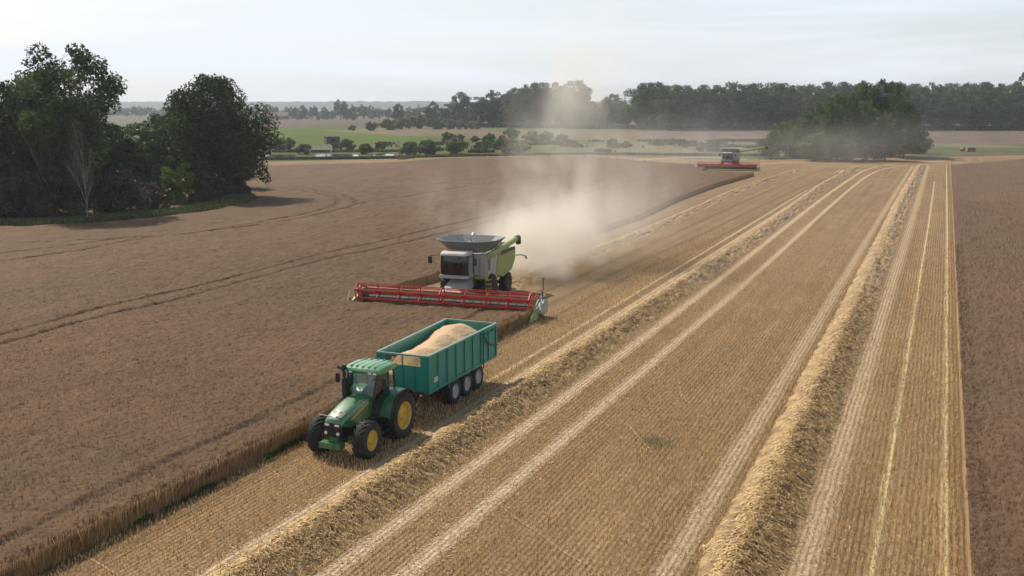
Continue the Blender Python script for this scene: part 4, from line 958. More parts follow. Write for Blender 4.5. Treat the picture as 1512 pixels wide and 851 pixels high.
    n = int(38 * 120 * 14); q = np.stack([1.55 + 22 * rs.rand(n), 24 + 130 * rs.rand(n) ** 1.7], -1); dens.append(q)
    n = 14000; uu = 24 + 80 * rs.rand(n) ** 1.2; dens.append(np.stack([1.50 + .22 * np.abs(rs.randn(n)) + .15 * (fbm(uu / .9, uu * 0, 3, 91) - .5) + .02, uu], -1))
    n = 16000; uu = 12 + 46 * rs.rand(n) ** 1.1; dens.append(np.stack([-23.56 - .18 * np.abs(rs.randn(n)) + .30 * (fbm(uu / .6, uu * 0, 3, 71) - .5), uu], -1))
    Q = np.concatenate(dens)
    tr = np.zeros(len(Q)); 
    for l in TRACKS[:2]: tr = np.maximum(tr, track_dist(Q[:, 0], Q[:, 1], l) < .3)
    inh = (Q[:, 1] > 57.5) & (Q[:, 0] > -36.5) & (Q[:, 0] < 0)
    Q = Q[(tr < .5) & ~inh]
    hh = .66 + .10 * (fbm(Q[:, 0] / 9, Q[:, 1] / 14, 3, 1) - .5) + .16 * (fbm(Q[:, 0] / 1.3, Q[:, 1] / 2.6, 3, 4) - .5)
    P = np.stack([Q[:, 0], Q[:, 1], hh - .10 - .25 * rs.rand(len(Q)) * ((Q[:, 0] > -23.75) & (Q[:, 0] < 1.9))], -1); t = np.clip(.48 + .24 * rs.randn(len(P)), 0, 1)
    right = Q[:, 0] > 0; t[right] *= .92
    o = in_field(blades('wheat_ears', P, .19, .026, .55, em, t, rs, 1.0, (.18, -.1))); tag(o, 'ripe bearded wheat ears over the nearer standing crop', 'wheat', kind='stuff')
    # stalks of the cut face of the crop
    n = 26000; uu = 9 + 51 * rs.rand(n) ** 1.1; z0 = .5 * rs.rand(n) ** 2
    edge = .14 * (fbm(uu / .6, uu * 0, 3, 71) - .5)
    P = np.stack([-23.58 + np.abs(rs.randn(n)) * .05 + edge * .5, uu, z0], -1)
    wl = tone_mat('wheat_stalks', [(0, (.22, .14, .07)), (.5, (.44, .29, .15)), (1, (.62, .45, .26))], trans=.15)
    o = in_field(blades('wheat_stalks', P, .38, .016, .30, wl, np.clip(.45 + .25 * rs.randn(n), 0, 1), rs)); tag(o, 'bare wheat stalks along the cut face of the left crop', 'wheat', kind='stuff')
    n = 9000; uu = 24 + 20 * rs.rand(n); keep = fbm(uu / 1.6, uu * 0 + 3, 3, 81) + .12 * rs.rand(n) > .60; uu = uu[keep]; n = len(uu)
    P = np.stack([-23.45 + rs.randn(n) * .10, uu, np.full(n, .02)], -1)
    wg = tone_mat('weed_leaves', [(0, (.035, .06, .02)), (.5, (.07, .12, .035)), (1, (.13, .17, .06))], trans=.15)
    o = in_field(blades('weeds', P, .17, .035, .7, wg, rs.rand(n), rs)); tag(o, 'low green weeds at the foot of the crop edge', 'weeds', kind='stuff')
    # small green weed patch in the open stubble
    c = gp(968, 656); cu, cv = to_uv(c); n = 260
    P = np.stack([cv + rs.randn(n) * .35, cu + rs.randn(n) * .30, np.full(n, .02)], -1)
    o = in_field(blades('weed_patch', P, .16, .035, .9, tone_mat('grey_weed', [(0, (.24, .22, .11)), (1, (.50, .43, .26))], trans=.1), rs.rand(n), rs)); tag(o, 'small grey green weed patch alone in the open stubble', 'weeds', kind='stuff')
# ------------------------------------------------------------------ trees
BARK = None
def foliage(rs, centers, radii, per, size, flat=.75):
    """leaf clumps scattered through ellipsoid puffs; returns V, F, tone"""
    Vs = []; tn = []
    for c, r in zip(centers, radii):
        n = max(6, int(per * (r / np.mean(radii)) ** 2))
        d = rs.randn(n, 3); d /= np.linalg.norm(d, axis=1)[:, None]
        rr = r * (.35 + .75 * rs.rand(n) ** .55)
        p = c + d * rr[:, None] * np.array([1, 1, flat])
        nm = d + .9 * rs.randn(n, 3); nm /= np.linalg.norm(nm, axis=1)[:, None]
        a = np.cross(nm, rs.randn(n, 3)); a /= np.linalg.norm(a, axis=1)[:, None]; b = np.cross(nm, a)
        s = size * (.55 + .9 * rs.rand(n))[:, None]
        w = (.45 + .3 * rs.rand(n))[:, None]
        q = np.stack([p - a * s * .5, p + b * s * w * .5 - a * s * .08 + nm * s * .12, p + a * s * .55, p - b * s * w * .5 + a * s * .1 + nm * s * .12], 1)
        Vs.append(q.reshape(-1, 3)); t0 = rs.rand()
        tn.append(np.repeat(np.clip(.75 * t0 ** 1.5 + .35 * rs.rand(n), 0, 1), 4))
    V = np.concatenate(Vs); return V, np.arange(len(V)).reshape(-1, 4), np.concatenate(tn)

def crown_points(rs, h, w, base, n, shape):
    """puff centres inside the crown outline of a tree h tall and w wide"""
    C = []; Rr = []
    hc = h - base
    while len(C) < n:
        d = rs.randn(3); d /= np.linalg.norm(d); t = rs.rand() ** .38
        z = d[2] * t * .5 + .5                     # 0..1 in the crown
        if shape == 'dome': prof = (1 - max(0, (z - .38) / .62) ** 2.2) ** .5 * (.62 + .38 * min(1, z / .38)) if z > 0 else 0
        elif shape == 'column': prof = (1 - abs(z * 1.7 - .85) ** 2.6 * .8)
        elif shape == 'shrub': prof = (1 - max(0, z - .25) ** 2 / .5625) ** .5
        else: prof = (1 - abs(2 * z - 1) ** 2.3) ** .5
        ang = math.atan2(d[1], d[0]); lob = 1 + .16 * math.sin(ang * 3 + z * 5 + n) + .10 * math.sin(ang * 5 + 2 + z * 9)
        rad = math.hypot(d[0], d[1]) ** .6 * t * w / 2 * max(.05, prof) * lob
        r = w * (.085 + .06 * rs.rand()) * (.85 if z > .8 else 1)
        zz = base + z * hc
        if zz + r * .7 > h: zz = h - r * .7
        C.append(np.array([rad * math.cos(ang), rad * math.sin(ang), max(zz, r * .5)])); Rr.append(r)
    return np.array(C), np.array(Rr)

def trunk_mesh(rs, h, base, C, Rr, r0, limbs, stems=1):
    mb = MB()
    for s in range(stems):
        x0, y0 = (0, 0) if stems == 1 else (rs.randn() * r0 * 2.5, rs.randn() * r0 * 2.5)
        top = h * (.80 if stems == 1 else .62 + .2 * rs.rand()); P = []; k = 7
        lean = rs.randn(2) * .02 * h if stems == 1 else rs.randn(2) * .09 * h
        for i in range(k):
            t = i / (k - 1); P.append(Vector((x0 + lean[0] * t + rs.randn() * .012 * h * t, y0 + lean[1] * t + rs.randn() * .012 * h * t, top * t - .15)))
        rr = [r0 * (1.35 if i == 0 else 1) * (1 - .86 * i / (k - 1)) / (1 if stems == 1 else 1.6) for i in range(k)]
        mb.tube(P, rr, 8)
        idx = rs.permutation(len(C))[:limbs // stems]
        for j in idx:
            c = Vector(C[j]); t = max(.22, min(.92, (c.z * .62) / top)); f = t * (k - 1); i = int(f); i = min(i, k - 2)
            a = P[i].lerp(P[i + 1], f - i); ra = rr[i] * .5
            m1 = a.lerp(c, .5) + Vector((0, 0, (c - a).length * .08)) + Vector(rs.randn(3) * .03 * (c - a).length)
            mb.tube([a, m1, c], [ra, ra * .55, ra * .18], 5, False)
            for q in range(2):
                e = c + Vector(rs.randn(3)) * Rr[j] * .7; mb.tube([m1.lerp(c, .6), e], [ra * .3, ra * .08], 4, False)
    return mb

def make_tree(name, seed, h, w, base, n, per, leaf, shape, lm, r0=.35, limbs=14, stems=1, extra=None, part='crown', flat=.75, at_once=None):
    """prototype: an Empty with trunk and crown"""
    rs = np.random.RandomState(seed)
    C, Rr = crown_points(rs, h, w, base, n, shape)
    if extra is not None:
        for (x, y, z, r) in extra: C = np.vstack([C, [x, y, z]]); Rr = np.append(Rr, r)
    t = empty(name)
    trunk_mesh(rs, h, base, C, Rr, r0, limbs, stems).build('trunk' if part == 'crown' else 'stem', BARK, t, 0, 60)
    V, Fc, tn = foliage(rs, C, Rr, per, leaf, flat)
    mesh_np(part, V, Fc, lm, t, tone=tn)
    return t
USED = set()
def plant(proto, loc, label, cat='tree', group=None, s=1.0, rz=None, sz=None):
    o = proto if proto.name not in USED else copy_tree(proto)
    USED.add(proto.name)
    o.location = (loc[0], loc[1], loc[2] if len(loc) > 2 else 0); o.scale = (s, s, sz or s); o.rotation_euler = (0, 0, rnd.random() * 6.28 if rz is None else rz)
    return tag(o, label, cat, group)

def bare_tree(loc, label):
    rs = np.random.RandomState(4); t = empty('dead_tree', loc, 0, label, 'tree')
    mb = MB()
    def br(p, d, L_, r, lev):
        pts = [p]; q = p.copy(); dd = d.copy(); n = 5
        for i in range(n):
            dd = (dd + Vector(rs.randn(3)) * .09 + Vector((0, 0, .05))).normalized(); q = q + dd * L_ / n; pts.append(q.copy())
        mb.tube(pts, [r * (1 - .72 * i / n) for i in range(n + 1)], 6 if lev < 2 else 4, False)
        if lev < 4:
            for k in range((3, 4, 5, 4)[lev]):
                i = 1 + int(rs.rand() * (n - 1)) if lev else (2, 3, 4)[k % 3]; a = rs.rand() * 6.28; sp = (.55, .5, .6, .7)[lev]
                nd = (dd + Vector((math.cos(a), math.sin(a) * .7, .1)) * sp).normalized()
                br(pts[i + (1 if lev == 0 else 0)] if i < n else pts[n], nd, L_ * (.62 + .2 * rs.rand()), r * (1 - .72 * i / n) * .6, lev + 1)
    mb2 = mb
    br(Vector((0, 0, -.1)), Vector((-.02, 0, 1)), 6.6, .17, 0)
    br(Vector((0, 0, 2.6)), Vector((.42, .1, 1)), 4.2, .11, 1)
    br(Vector((-.1, 0, 3.4)), Vector((-.75, .0, 1)), 5.4, .10, 1)
    br(Vector((-.1, 0, 5.0)), Vector((.05, .2, 1)), 6.0, .11, 1)
    mb.build('trunk', mat('bleached_wood', (.26, .23, .19), .85, bump=.3, scale=3), t, 0, 60)
    return t

def build_trees():
    global BARK
    BARK = mat('bark', (.085, .068, .052), .9, bump=.4, scale=4, var=.3)
    L_oak = leaf_mat('oak_leaves', (0.012, 0.033, 0.006), (0.066, 0.121, 0.024), .22)
    L_ash = leaf_mat('ash_leaves', (0.018, 0.042, 0.008), (0.078, 0.138, 0.030), .26)
    L_wil = leaf_mat('willow_leaves', (0.138, 0.194, 0.064), (0.207, 0.285, 0.088), .25)
    L_bri = leaf_mat('bright_leaves', (0.141, 0.236, 0.022), (0.258, 0.372, 0.046), .32)
    L_shr = leaf_mat('shrub_leaves', (0.019, 0.021, 0.011), (0.099, 0.084, 0.053), .14)
    L_far = leaf_mat('forest_leaves', (0.016, 0.042, 0.009), (0.098, 0.163, 0.033), .20, .30)
    L_lig = leaf_mat('light_forest_leaves', (0.059, 0.094, 0.022), (0.149, 0.194, 0.055), .22, .2)
    L_bus = leaf_mat('meadow_bush_leaves', (0.061, 0.096, 0.031), (0.210, 0.255, 0.092), .18, .3)
    L_sap = leaf_mat('sapling_leaves', (.16, .19, .03), (.28, .30, .07), .3)
    at = lambda px, py: gp(px, py)
    # --- the grove on the left
    tall = make_tree('tall_tree', 21, 21.0, 12.5, 4.5, 130, 190, .40, 'egg', L_ash, .42, 30, 2)
    plant(tall, at(106, 322), 'tallest airy tree of the left grove, rising above the bare dead tree', rz=.6)
    oak = make_tree('oak_tree', 33, 17.8, 15.0, 2.2, 150, 200, .40, 'dome', L_oak, .55, 26, 1, extra=[(-6.3, 0, 11.5, 1.4), (-6.9, 0, 9, 1.7), (-7.2, 0, 7, 1.6), (7.2, -1.5, 5.2, 1.5), (7.9, -1.2, 4.0, 1.1), (6.4, -2, 6.4, 1.6), (7.4, 0, 7.2, 1.4), (8.2, -1, 3.2, .8), (5.6, -2.5, 4.6, 1.4)])
    plant(oak, at(318, 298), 'broad dark oak at the right end of the grove, low bough over the wheat', rz=0, s=.93, sz=1.0)
    broad = [make_tree('broadleaf_tree', 50 + k, 14.5, 10.5, 1.2, 85, 150, .46, ('dome', 'egg')[k % 2], (L_oak, L_ash)[k % 2], .32, 12, 1) for k in range(3)]
    plant(broad[0], at(20, 322), 'dark round tree at the left frame edge, left of the tallest grove tree', s=1.1, sz=1.14)
    plant(broad[1], at(-30, 318), 'dark tree cut off by the left frame edge', s=1.1, sz=1.16)
    plant(broad[2], at(160, 304), 'dark lower tree filling the gap right of the tallest grove tree', s=.85, sz=.80)
    plant(broad[0], at(60, 292), 'dark tree half hidden behind the tallest grove tree, to its left', s=1.0, sz=1.25)
    plant(broad[1], at(150, 284), 'dark tree behind the dead tree, below the distant blue hills', s=.9, sz=.86)
    plant(broad[2], at(262, 276), 'small dark tree behind the left side of the broad oak', s=1.0, sz=.95)
    plant(broad[0], at(352, 284), 'dense dark tree behind the right side of the broad oak', s=.66, sz=.62)
    wil = make_tree('willow_tree', 71, 9.6, 8.0, .6, 75, 170, .42, 'dome', L_wil, .25, 12, 3)
    plant(wil, at(216, 300), 'pale grey green willow between the tallest grove tree and the broad oak', s=1.16)
    br = make_tree('bright_shrub', 81, 7.3, 4.2, .2, 55, 150, .34, 'dome', L_bri, .12, 8, 3, part='foliage')
    plant(br, at(262, 307), 'bright yellow green young tree in front of the broad oak', 'shrub')
    sap = make_tree('sapling', 82, 1.9, 1.7, .7, 14, 90, .22, 'egg', L_sap, .04, 4, 2, part='foliage')
    plant(sap, at(142, 322), 'small yellow green sapling beside the foot of the dead tree', 'sapling')
    shr = [make_tree('dark_shrub', 90 + k, 6.4, 7.5, .1, 60, 150, .36, 'shrub', L_shr, .12, 10, 4, part='foliage', flat=.85) for k in range(3)]
    G = 'dark shrubs along the front of the grove'
    for k, (px, py, s, lab) in enumerate(((-20, 328, 1.0, 'brownish shrub at the left frame edge, foot of the grove'), (32, 331, .98, 'brownish shrub left of the dead tree, nearest the frame edge'), (80, 328, 1.02, 'dark bushy shrub just left of the dead tree'), (112, 312, .95, 'dark bushy shrub right behind the dead tree'), (176, 320, .92, 'dark shrub just right of the dead tree'), (224, 316, .62, 'dark shrub under the pale willow, left of the bright green one'), (300, 304, .78, 'dark shrub beneath the left half of the oak crown'), (340, 296, .62, 'dark shrub at the foot of the oak trunk, nearest the wheat'))):
        plant(shr[k % 3], at(px, py), lab, 'shrub', G, s)
    bt = bare_tree(at(130, 333), 'bare bleached dead tree standing before the dark grove'); bt.scale = (.38, .42, .80)
    # grass margin in front of the grove
    rs = np.random.RandomState(8)
    edge = [(-30, 343), (60, 341), (130, 338), (200, 332), (260, 325), (320, 317), (360, 308), (378, 300), (368, 293), (350, 291)]
    P = []
    for a, b in zip(edge[:-1], edge[1:]):
        A = gp(*a); B = gp(*b); n = int((B - A).length * 900); t = rs.rand(n, 1); d = np.array([B.x - A.x, B.y - A.y]); nn = np.array([-d[1], d[0]]) / np.linalg.norm(d)
        P.append(np.concatenate([np.array([A.x, A.y]) + t * d + nn * (rs.rand(n, 1) ** 1.2 * 4.5), np.zeros((n, 1))], 1))
    P = np.concatenate(P)
    gm = tone_mat('margin_grass', [(0, (.035, .045, .018)), (.5, (.085, .115, .030)), (1, (.20, .22, .07))], trans=.2, nscale=.4, namt=.3)
    o = blades('tall_grass', P, .85, .10, .5, gm, rs.rand(len(P)), rs); tag(o, 'rough grass margin between the grove and the wheat', 'grass', kind='stuff')

    # --- middle distance: tree line left of the dust, forest right
    F = [make_tree('forest_tree', 200 + k, 20, (17, 15, 18, 14, 16, 19)[k], (.5, 1.2, .3, .8, 1.5, .3)[k], 95, 110, .72, ('dome', 'egg', 'dome', 'egg', 'dome', 'dome')[k], (L_far, L_far, L_lig, L_far, L_far, L_lig)[k], .4, 9, 1) for k in range(6)]
    def row(specs, group, say, cat='tree', protos=None):
        n = len(specs)
        for i, q in enumerate(specs):
            px, by, top, kind = q[:4]; lab = q[4] if len(q) > 4 else say(i, n)
            p = gp(px, by); d = p.y; hh = (by - top) / (by - HORIZON) * CAM_H * 1.0
            pr = (protos or F)[kind % len(protos or F)]; s = hh / 20.0; w = q[5] if len(q) > 5 else 1
            plant(pr, p, lab, cat, group, s * w, sz=s)
    ords = ['first', 'second', 'third', 'fourth', 'fifth', 'sixth', 'seventh', 'eighth', 'ninth', 'tenth', 'eleventh', 'twelfth', 'thirteenth', 'fourteenth', 'fifteenth', 'sixteenth', 'seventeenth', 'eighteenth', 'nineteenth', 'twentieth', 'twenty-first', 'twenty-second', 'twenty-third', 'twenty-fourth', 'twenty-fifth', 'twenty-sixth', 'twenty-seventh', 'twenty-eighth', 'twenty-ninth', 'thirtieth', 'thirty-first', 'thirty-second', 'thirty-third', 'thirty-fourth', 'thirty-fifth']
    row([(588, 184, 153, 0, 'dark round lone tree at the left end of the meadow tree line', .75), (640, 185, 149, 3), (660, 186, 152, 1), (682, 187, 136, 0, 'tallest dark oak in the left half of the meadow tree line', .85), (708, 188, 141, 1), (728, 188, 133, 3), (746, 188, 137, 1), (762, 189, 130, 4), (778, 189, 125, 3), (794, 189, 122, 4), (812, 189, 119, 1), (832, 190, 124, 3), (850, 190, 119, 4, 'tall tree fading into the rising dust at the right end of the meadow tree line')],
        'tree line behind the green meadow', lambda i, n: ords[i] + ' tree from the left in the tree line behind the meadow')
    row([(870, 189, 158, 2), (888, 190, 150, 5), (905, 190, 139, 4, 'slim pale tree left of the power pylon'), (922, 190, 153, 3)], 'low dusty trees between the dust column and the pylon', lambda i, n: ('low tree in the gap just right of the dust column', 'second low tree right of the dust column', '', 'low tree directly under the power pylon')[i])
    spec = []
    xs = [948, 968, 990, 1012, 1034, 1056, 1080, 1104, 1128, 1152, 1176, 1200, 1222, 1246, 1270, 1292, 1316, 1338, 1360, 1384, 1408, 1430, 1452, 1474, 1496, 1520, 1540]
    tops = [124, 121, 126, 131, 131, 126, 122, 124, 126, 124, 126, 125, 127, 125, 120, 119, 122, 124, 128, 130, 126, 125, 121, 123, 124, 122, 120]
    for i, (x, t) in enumerate(zip(xs, tops)): spec.append((x, 191.5 + (i % 3) * .5, t + rnd.uniform(-1.5, 1.5), (0, 4, 5, 1, 0, 3, 2, 4, 1)[i % 9]))
    row(spec, 'forest edge along the right horizon', lambda i, n: ords[i] + ' tree from the left along the forest edge right of the pylon')
    spec = []
    for i, x in enumerate(range(958, 1530, 26)): spec.append((x, 187, 123 + rnd.uniform(-3, 4), (3, 1, 4, 0)[i % 4]))
    row(spec, 'second row of the right forest', lambda i, n: 'tree of the second forest row, %s from the left' % ords[i])
    plant(F[3], gp(1509, 191), 'tree whose crown stands highest over the forest at the right frame edge', group='forest edge along the right horizon', s=1.15, sz=1.75)
    # clump in the field right of the far combine
    cl = [(1136, 231, 198, 2, 'yellowish green bush at the left end of the field clump', 1.3), (1160, 233, 180, 5, 'left bush of the field clump, second from its left end', 1.1), (1186, 234, 166, 2, 'pale leafy tree stepping up at the left of the field clump', .9), (1212, 231, 147, 1, 'slim tree left of the pale front tree of the field clump', .8), (1236, 236, 138, 5, 'pale green round front tree of the field clump, left of its middle', .78), (1270, 230, 123, 0, 'back tree rising above the middle of the field clump', .62), (1278, 237, 148, 2, 'lower front tree in the middle of the field clump', .8), (1300, 230, 117, 3, 'tallest dark tree of the round clump in the stubble field', .62),
          (1322, 231, 124, 4, 'dark tree just right of the tallest one in the field clump', .6), (1334, 234, 150, 0, 'right hand tree of the field clump, above the low round bush', .8), (1356, 227, 198, 2, 'low round dark bush at the right end of the field clump', 1.4), (1204, 238, 196, 5, 'low bush at the front left foot of the field clump', 1.5), (1250, 239, 192, 3, 'low bush at the front foot of the field clump, in its middle', 1.4), (1306, 238, 186, 0, 'low bush at the front foot of the field clump, right of its middle', 1.2)]
    row(cl, 'clump of trees in the stubble field', None)
    # far village trees, left
    V = [make_tree('distant_tree', 300 + k, 20, (17, 15, 19)[k], .2, 55, 70, .95, 'dome', (L_far, L_lig, L_far)[k], .4, 5, 1) for k in range(3)]
    sp = []
    for i, (x, b, t) in enumerate([(378, 176, 154), (396, 175, 153), (404, 176, 156), (432, 176, 157), (446, 177, 155), (452, 177, 165), (463, 176, 156), (478, 176, 157), (490, 177, 163), (503, 177, 147), (512, 177, 152), (522, 177, 154), (536, 176, 154), (548, 176, 155), (560, 176, 158), (574, 177, 159), (604, 178, 157), (620, 178, 155), (420, 176, 166), (470, 178, 168), (440, 178, 167), (482, 178, 166), (522, 178, 163), (360, 176, 157), (345, 176, 158)]): sp.append((x, b, t, i))
    row(sp, 'hazy trees round the distant village', lambda i, n: 'hazy blue green tree beyond the brown field, around the distant village', protos=V)
    sp = [(x, 172, 158 + rnd.uniform(-2, 3), i) for i, x in enumerate(list(range(158, 262, 7)) + list(range(362, 640, 15)))]
    row(sp, 'farthest hazy trees behind the village', lambda i, n: 'farthest pale tree behind the distant village tree line', protos=V)
    # meadow bushes
    B = [make_tree('meadow_bush', 320 + k, 4.0, 6.5, .0, 40, 120, .38, 'shrub', L_bus, .06, 5, 4, part='foliage') for k in range(3)]
    def bushes(sp, group):
        for i, (px, by, w, lab) in enumerate(sp):
            p = gp(px, by); s = w / (1500 / p.y) / 6.5; plant(B[i % 3], p, lab, 'bush', group, s, sz=s * 1.05)
    bushes([(411, 223, 26, 'low dark bush at the left river bank beside the oak'), (425, 221, 26, 'second low bush on the left river bank'), (414, 214, 12, 'small round bush alone on the green meadow'), (448, 228, 24, 'rounded bush between the oak and the small footbridge'), (497, 222, 18, 'bush right behind the dark hut'), (512, 221, 24, 'bush just right of the dark hut'), (541, 228, 24, 'rounded bush midway between the hut and the left hay bale'), (561, 221, 18, 'low bush behind the bright strip of water'),
            (606, 229, 30, 'left part of the big dark bush right of the left hay bale'), (630, 230, 36, 'biggest dark bush on the river bank right of the left hay bale'), (672, 227, 34, 'rounded dark bush below the thin post on the slope'), (743, 226, 34, 'left one of two touching rounded bushes near the dust'), (771, 226, 26, 'right one of two touching rounded bushes near the dust'), (662, 211, 24, 'bush at the foot of the thin post on the slope'), (679, 209, 16, 'small bush just right of the thin post'), (702, 210, 14, 'small bush on the slope, first of the middle band'), (722, 211, 22, 'low bush of the middle band, above two touching bushes'), (754, 209, 30, 'dark long bush in the middle band'), (785, 210, 26, 'low bush of the middle band toward the dust'), (806, 211, 26, 'bush of the middle band fading into the dust'), (830, 212, 22, 'dusty bush inside the left edge of the dust column')], 'bushes on the river meadow')
    bushes([(520, 193, 12, 'small pale bush left of the hedge on the slope'), (548, 193, 20, 'first low bush of the hedge on the slope'), (572, 192, 24, 'second low bush of the hedge on the slope'), (594, 191, 26, 'bush under the dark round lone tree'), (618, 190, 30, 'light green taller bush of the hedge right of the round tree'), (640, 191, 26, 'light bush in the middle of the hedge'), (662, 191, 24, 'dark bush near the right end of the hedge'), (682, 191, 22, 'light low bush near the right end of the hedge'), (700, 191, 18, 'last low bush at the right end of the hedge')], 'hedge of bushes on the slope')
    bushes([(1052, 223, 26, 'low dark bush on the grass strip left of the far combine'), (1034, 224, 16, 'small bush left of the low dark bush near the far combine'), (905, 219, 22, 'faint dusty bush left of the far combine'), (925, 219, 16, 'second faint dusty bush left of the far combine')], 'dusty bushes behind the far combine')

# ------------------------------------------------------------------ landscape
def ground_mat(name, a, b, sc, sc2=1.5, stretch=.4, c3=None, rough=.9):
    m = bpy.data.materials.new(name); m.use_nodes = True
    nt = m.node_tree; N = nt.nodes; L = nt.links; bs = N['Principled BSDF']; bs.inputs['Roughness'].default_value = rough; bs.inputs['Specular IOR Level'].default_value = .1
    tc = N.new('ShaderNodeTexCoord'); mp = N.new('ShaderNodeMapping'); mp.inputs['Scale'].default_value = (1, stretch, 1); L.new(tc.outputs['Object'], mp.inputs[0])
    n1 = N.new('ShaderNodeTexNoise'); n1.inputs['Scale'].default_value = sc; n1.inputs['Detail'].default_value = 6; L.new(mp.outputs[0], n1.inputs['Vector'])
    r = N.new('ShaderNodeMapRange'); r.inputs[1].default_value = .38; r.inputs[2].default_value = .64; L.new(n1.outputs['Fac'], r.inputs[0])
    mx = N.new('ShaderNodeMix'); mx.data_type = 'RGBA'; mx.inputs[6].default_value = (*a, 1); mx.inputs[7].default_value = (*b, 1); L.new(r.outputs[0], mx.inputs[0])
    n2 = N.new('ShaderNodeTexNoise'); n2.inputs['Scale'].default_value = sc2; n2.inputs['Detail'].default_value = 5; L.new(mp.outputs[0], n2.inputs['Vector'])
    r2 = N.new('ShaderNodeMapRange'); r2.inputs[1].default_value = .3; r2.inputs[2].default_value = .7; r2.inputs[3].default_value = .78; r2.inputs[4].default_value = 1.2; L.new(n2.outputs['Fac'], r2.inputs[0])
    hs = N.new('ShaderNodeHueSaturation'); L.new(r2.outputs[0], hs.inputs['Value']); L.new(mx.outputs[2], hs.inputs['Color']); L.new(hs.outputs[0], bs.inputs['Base Color'])
    return m

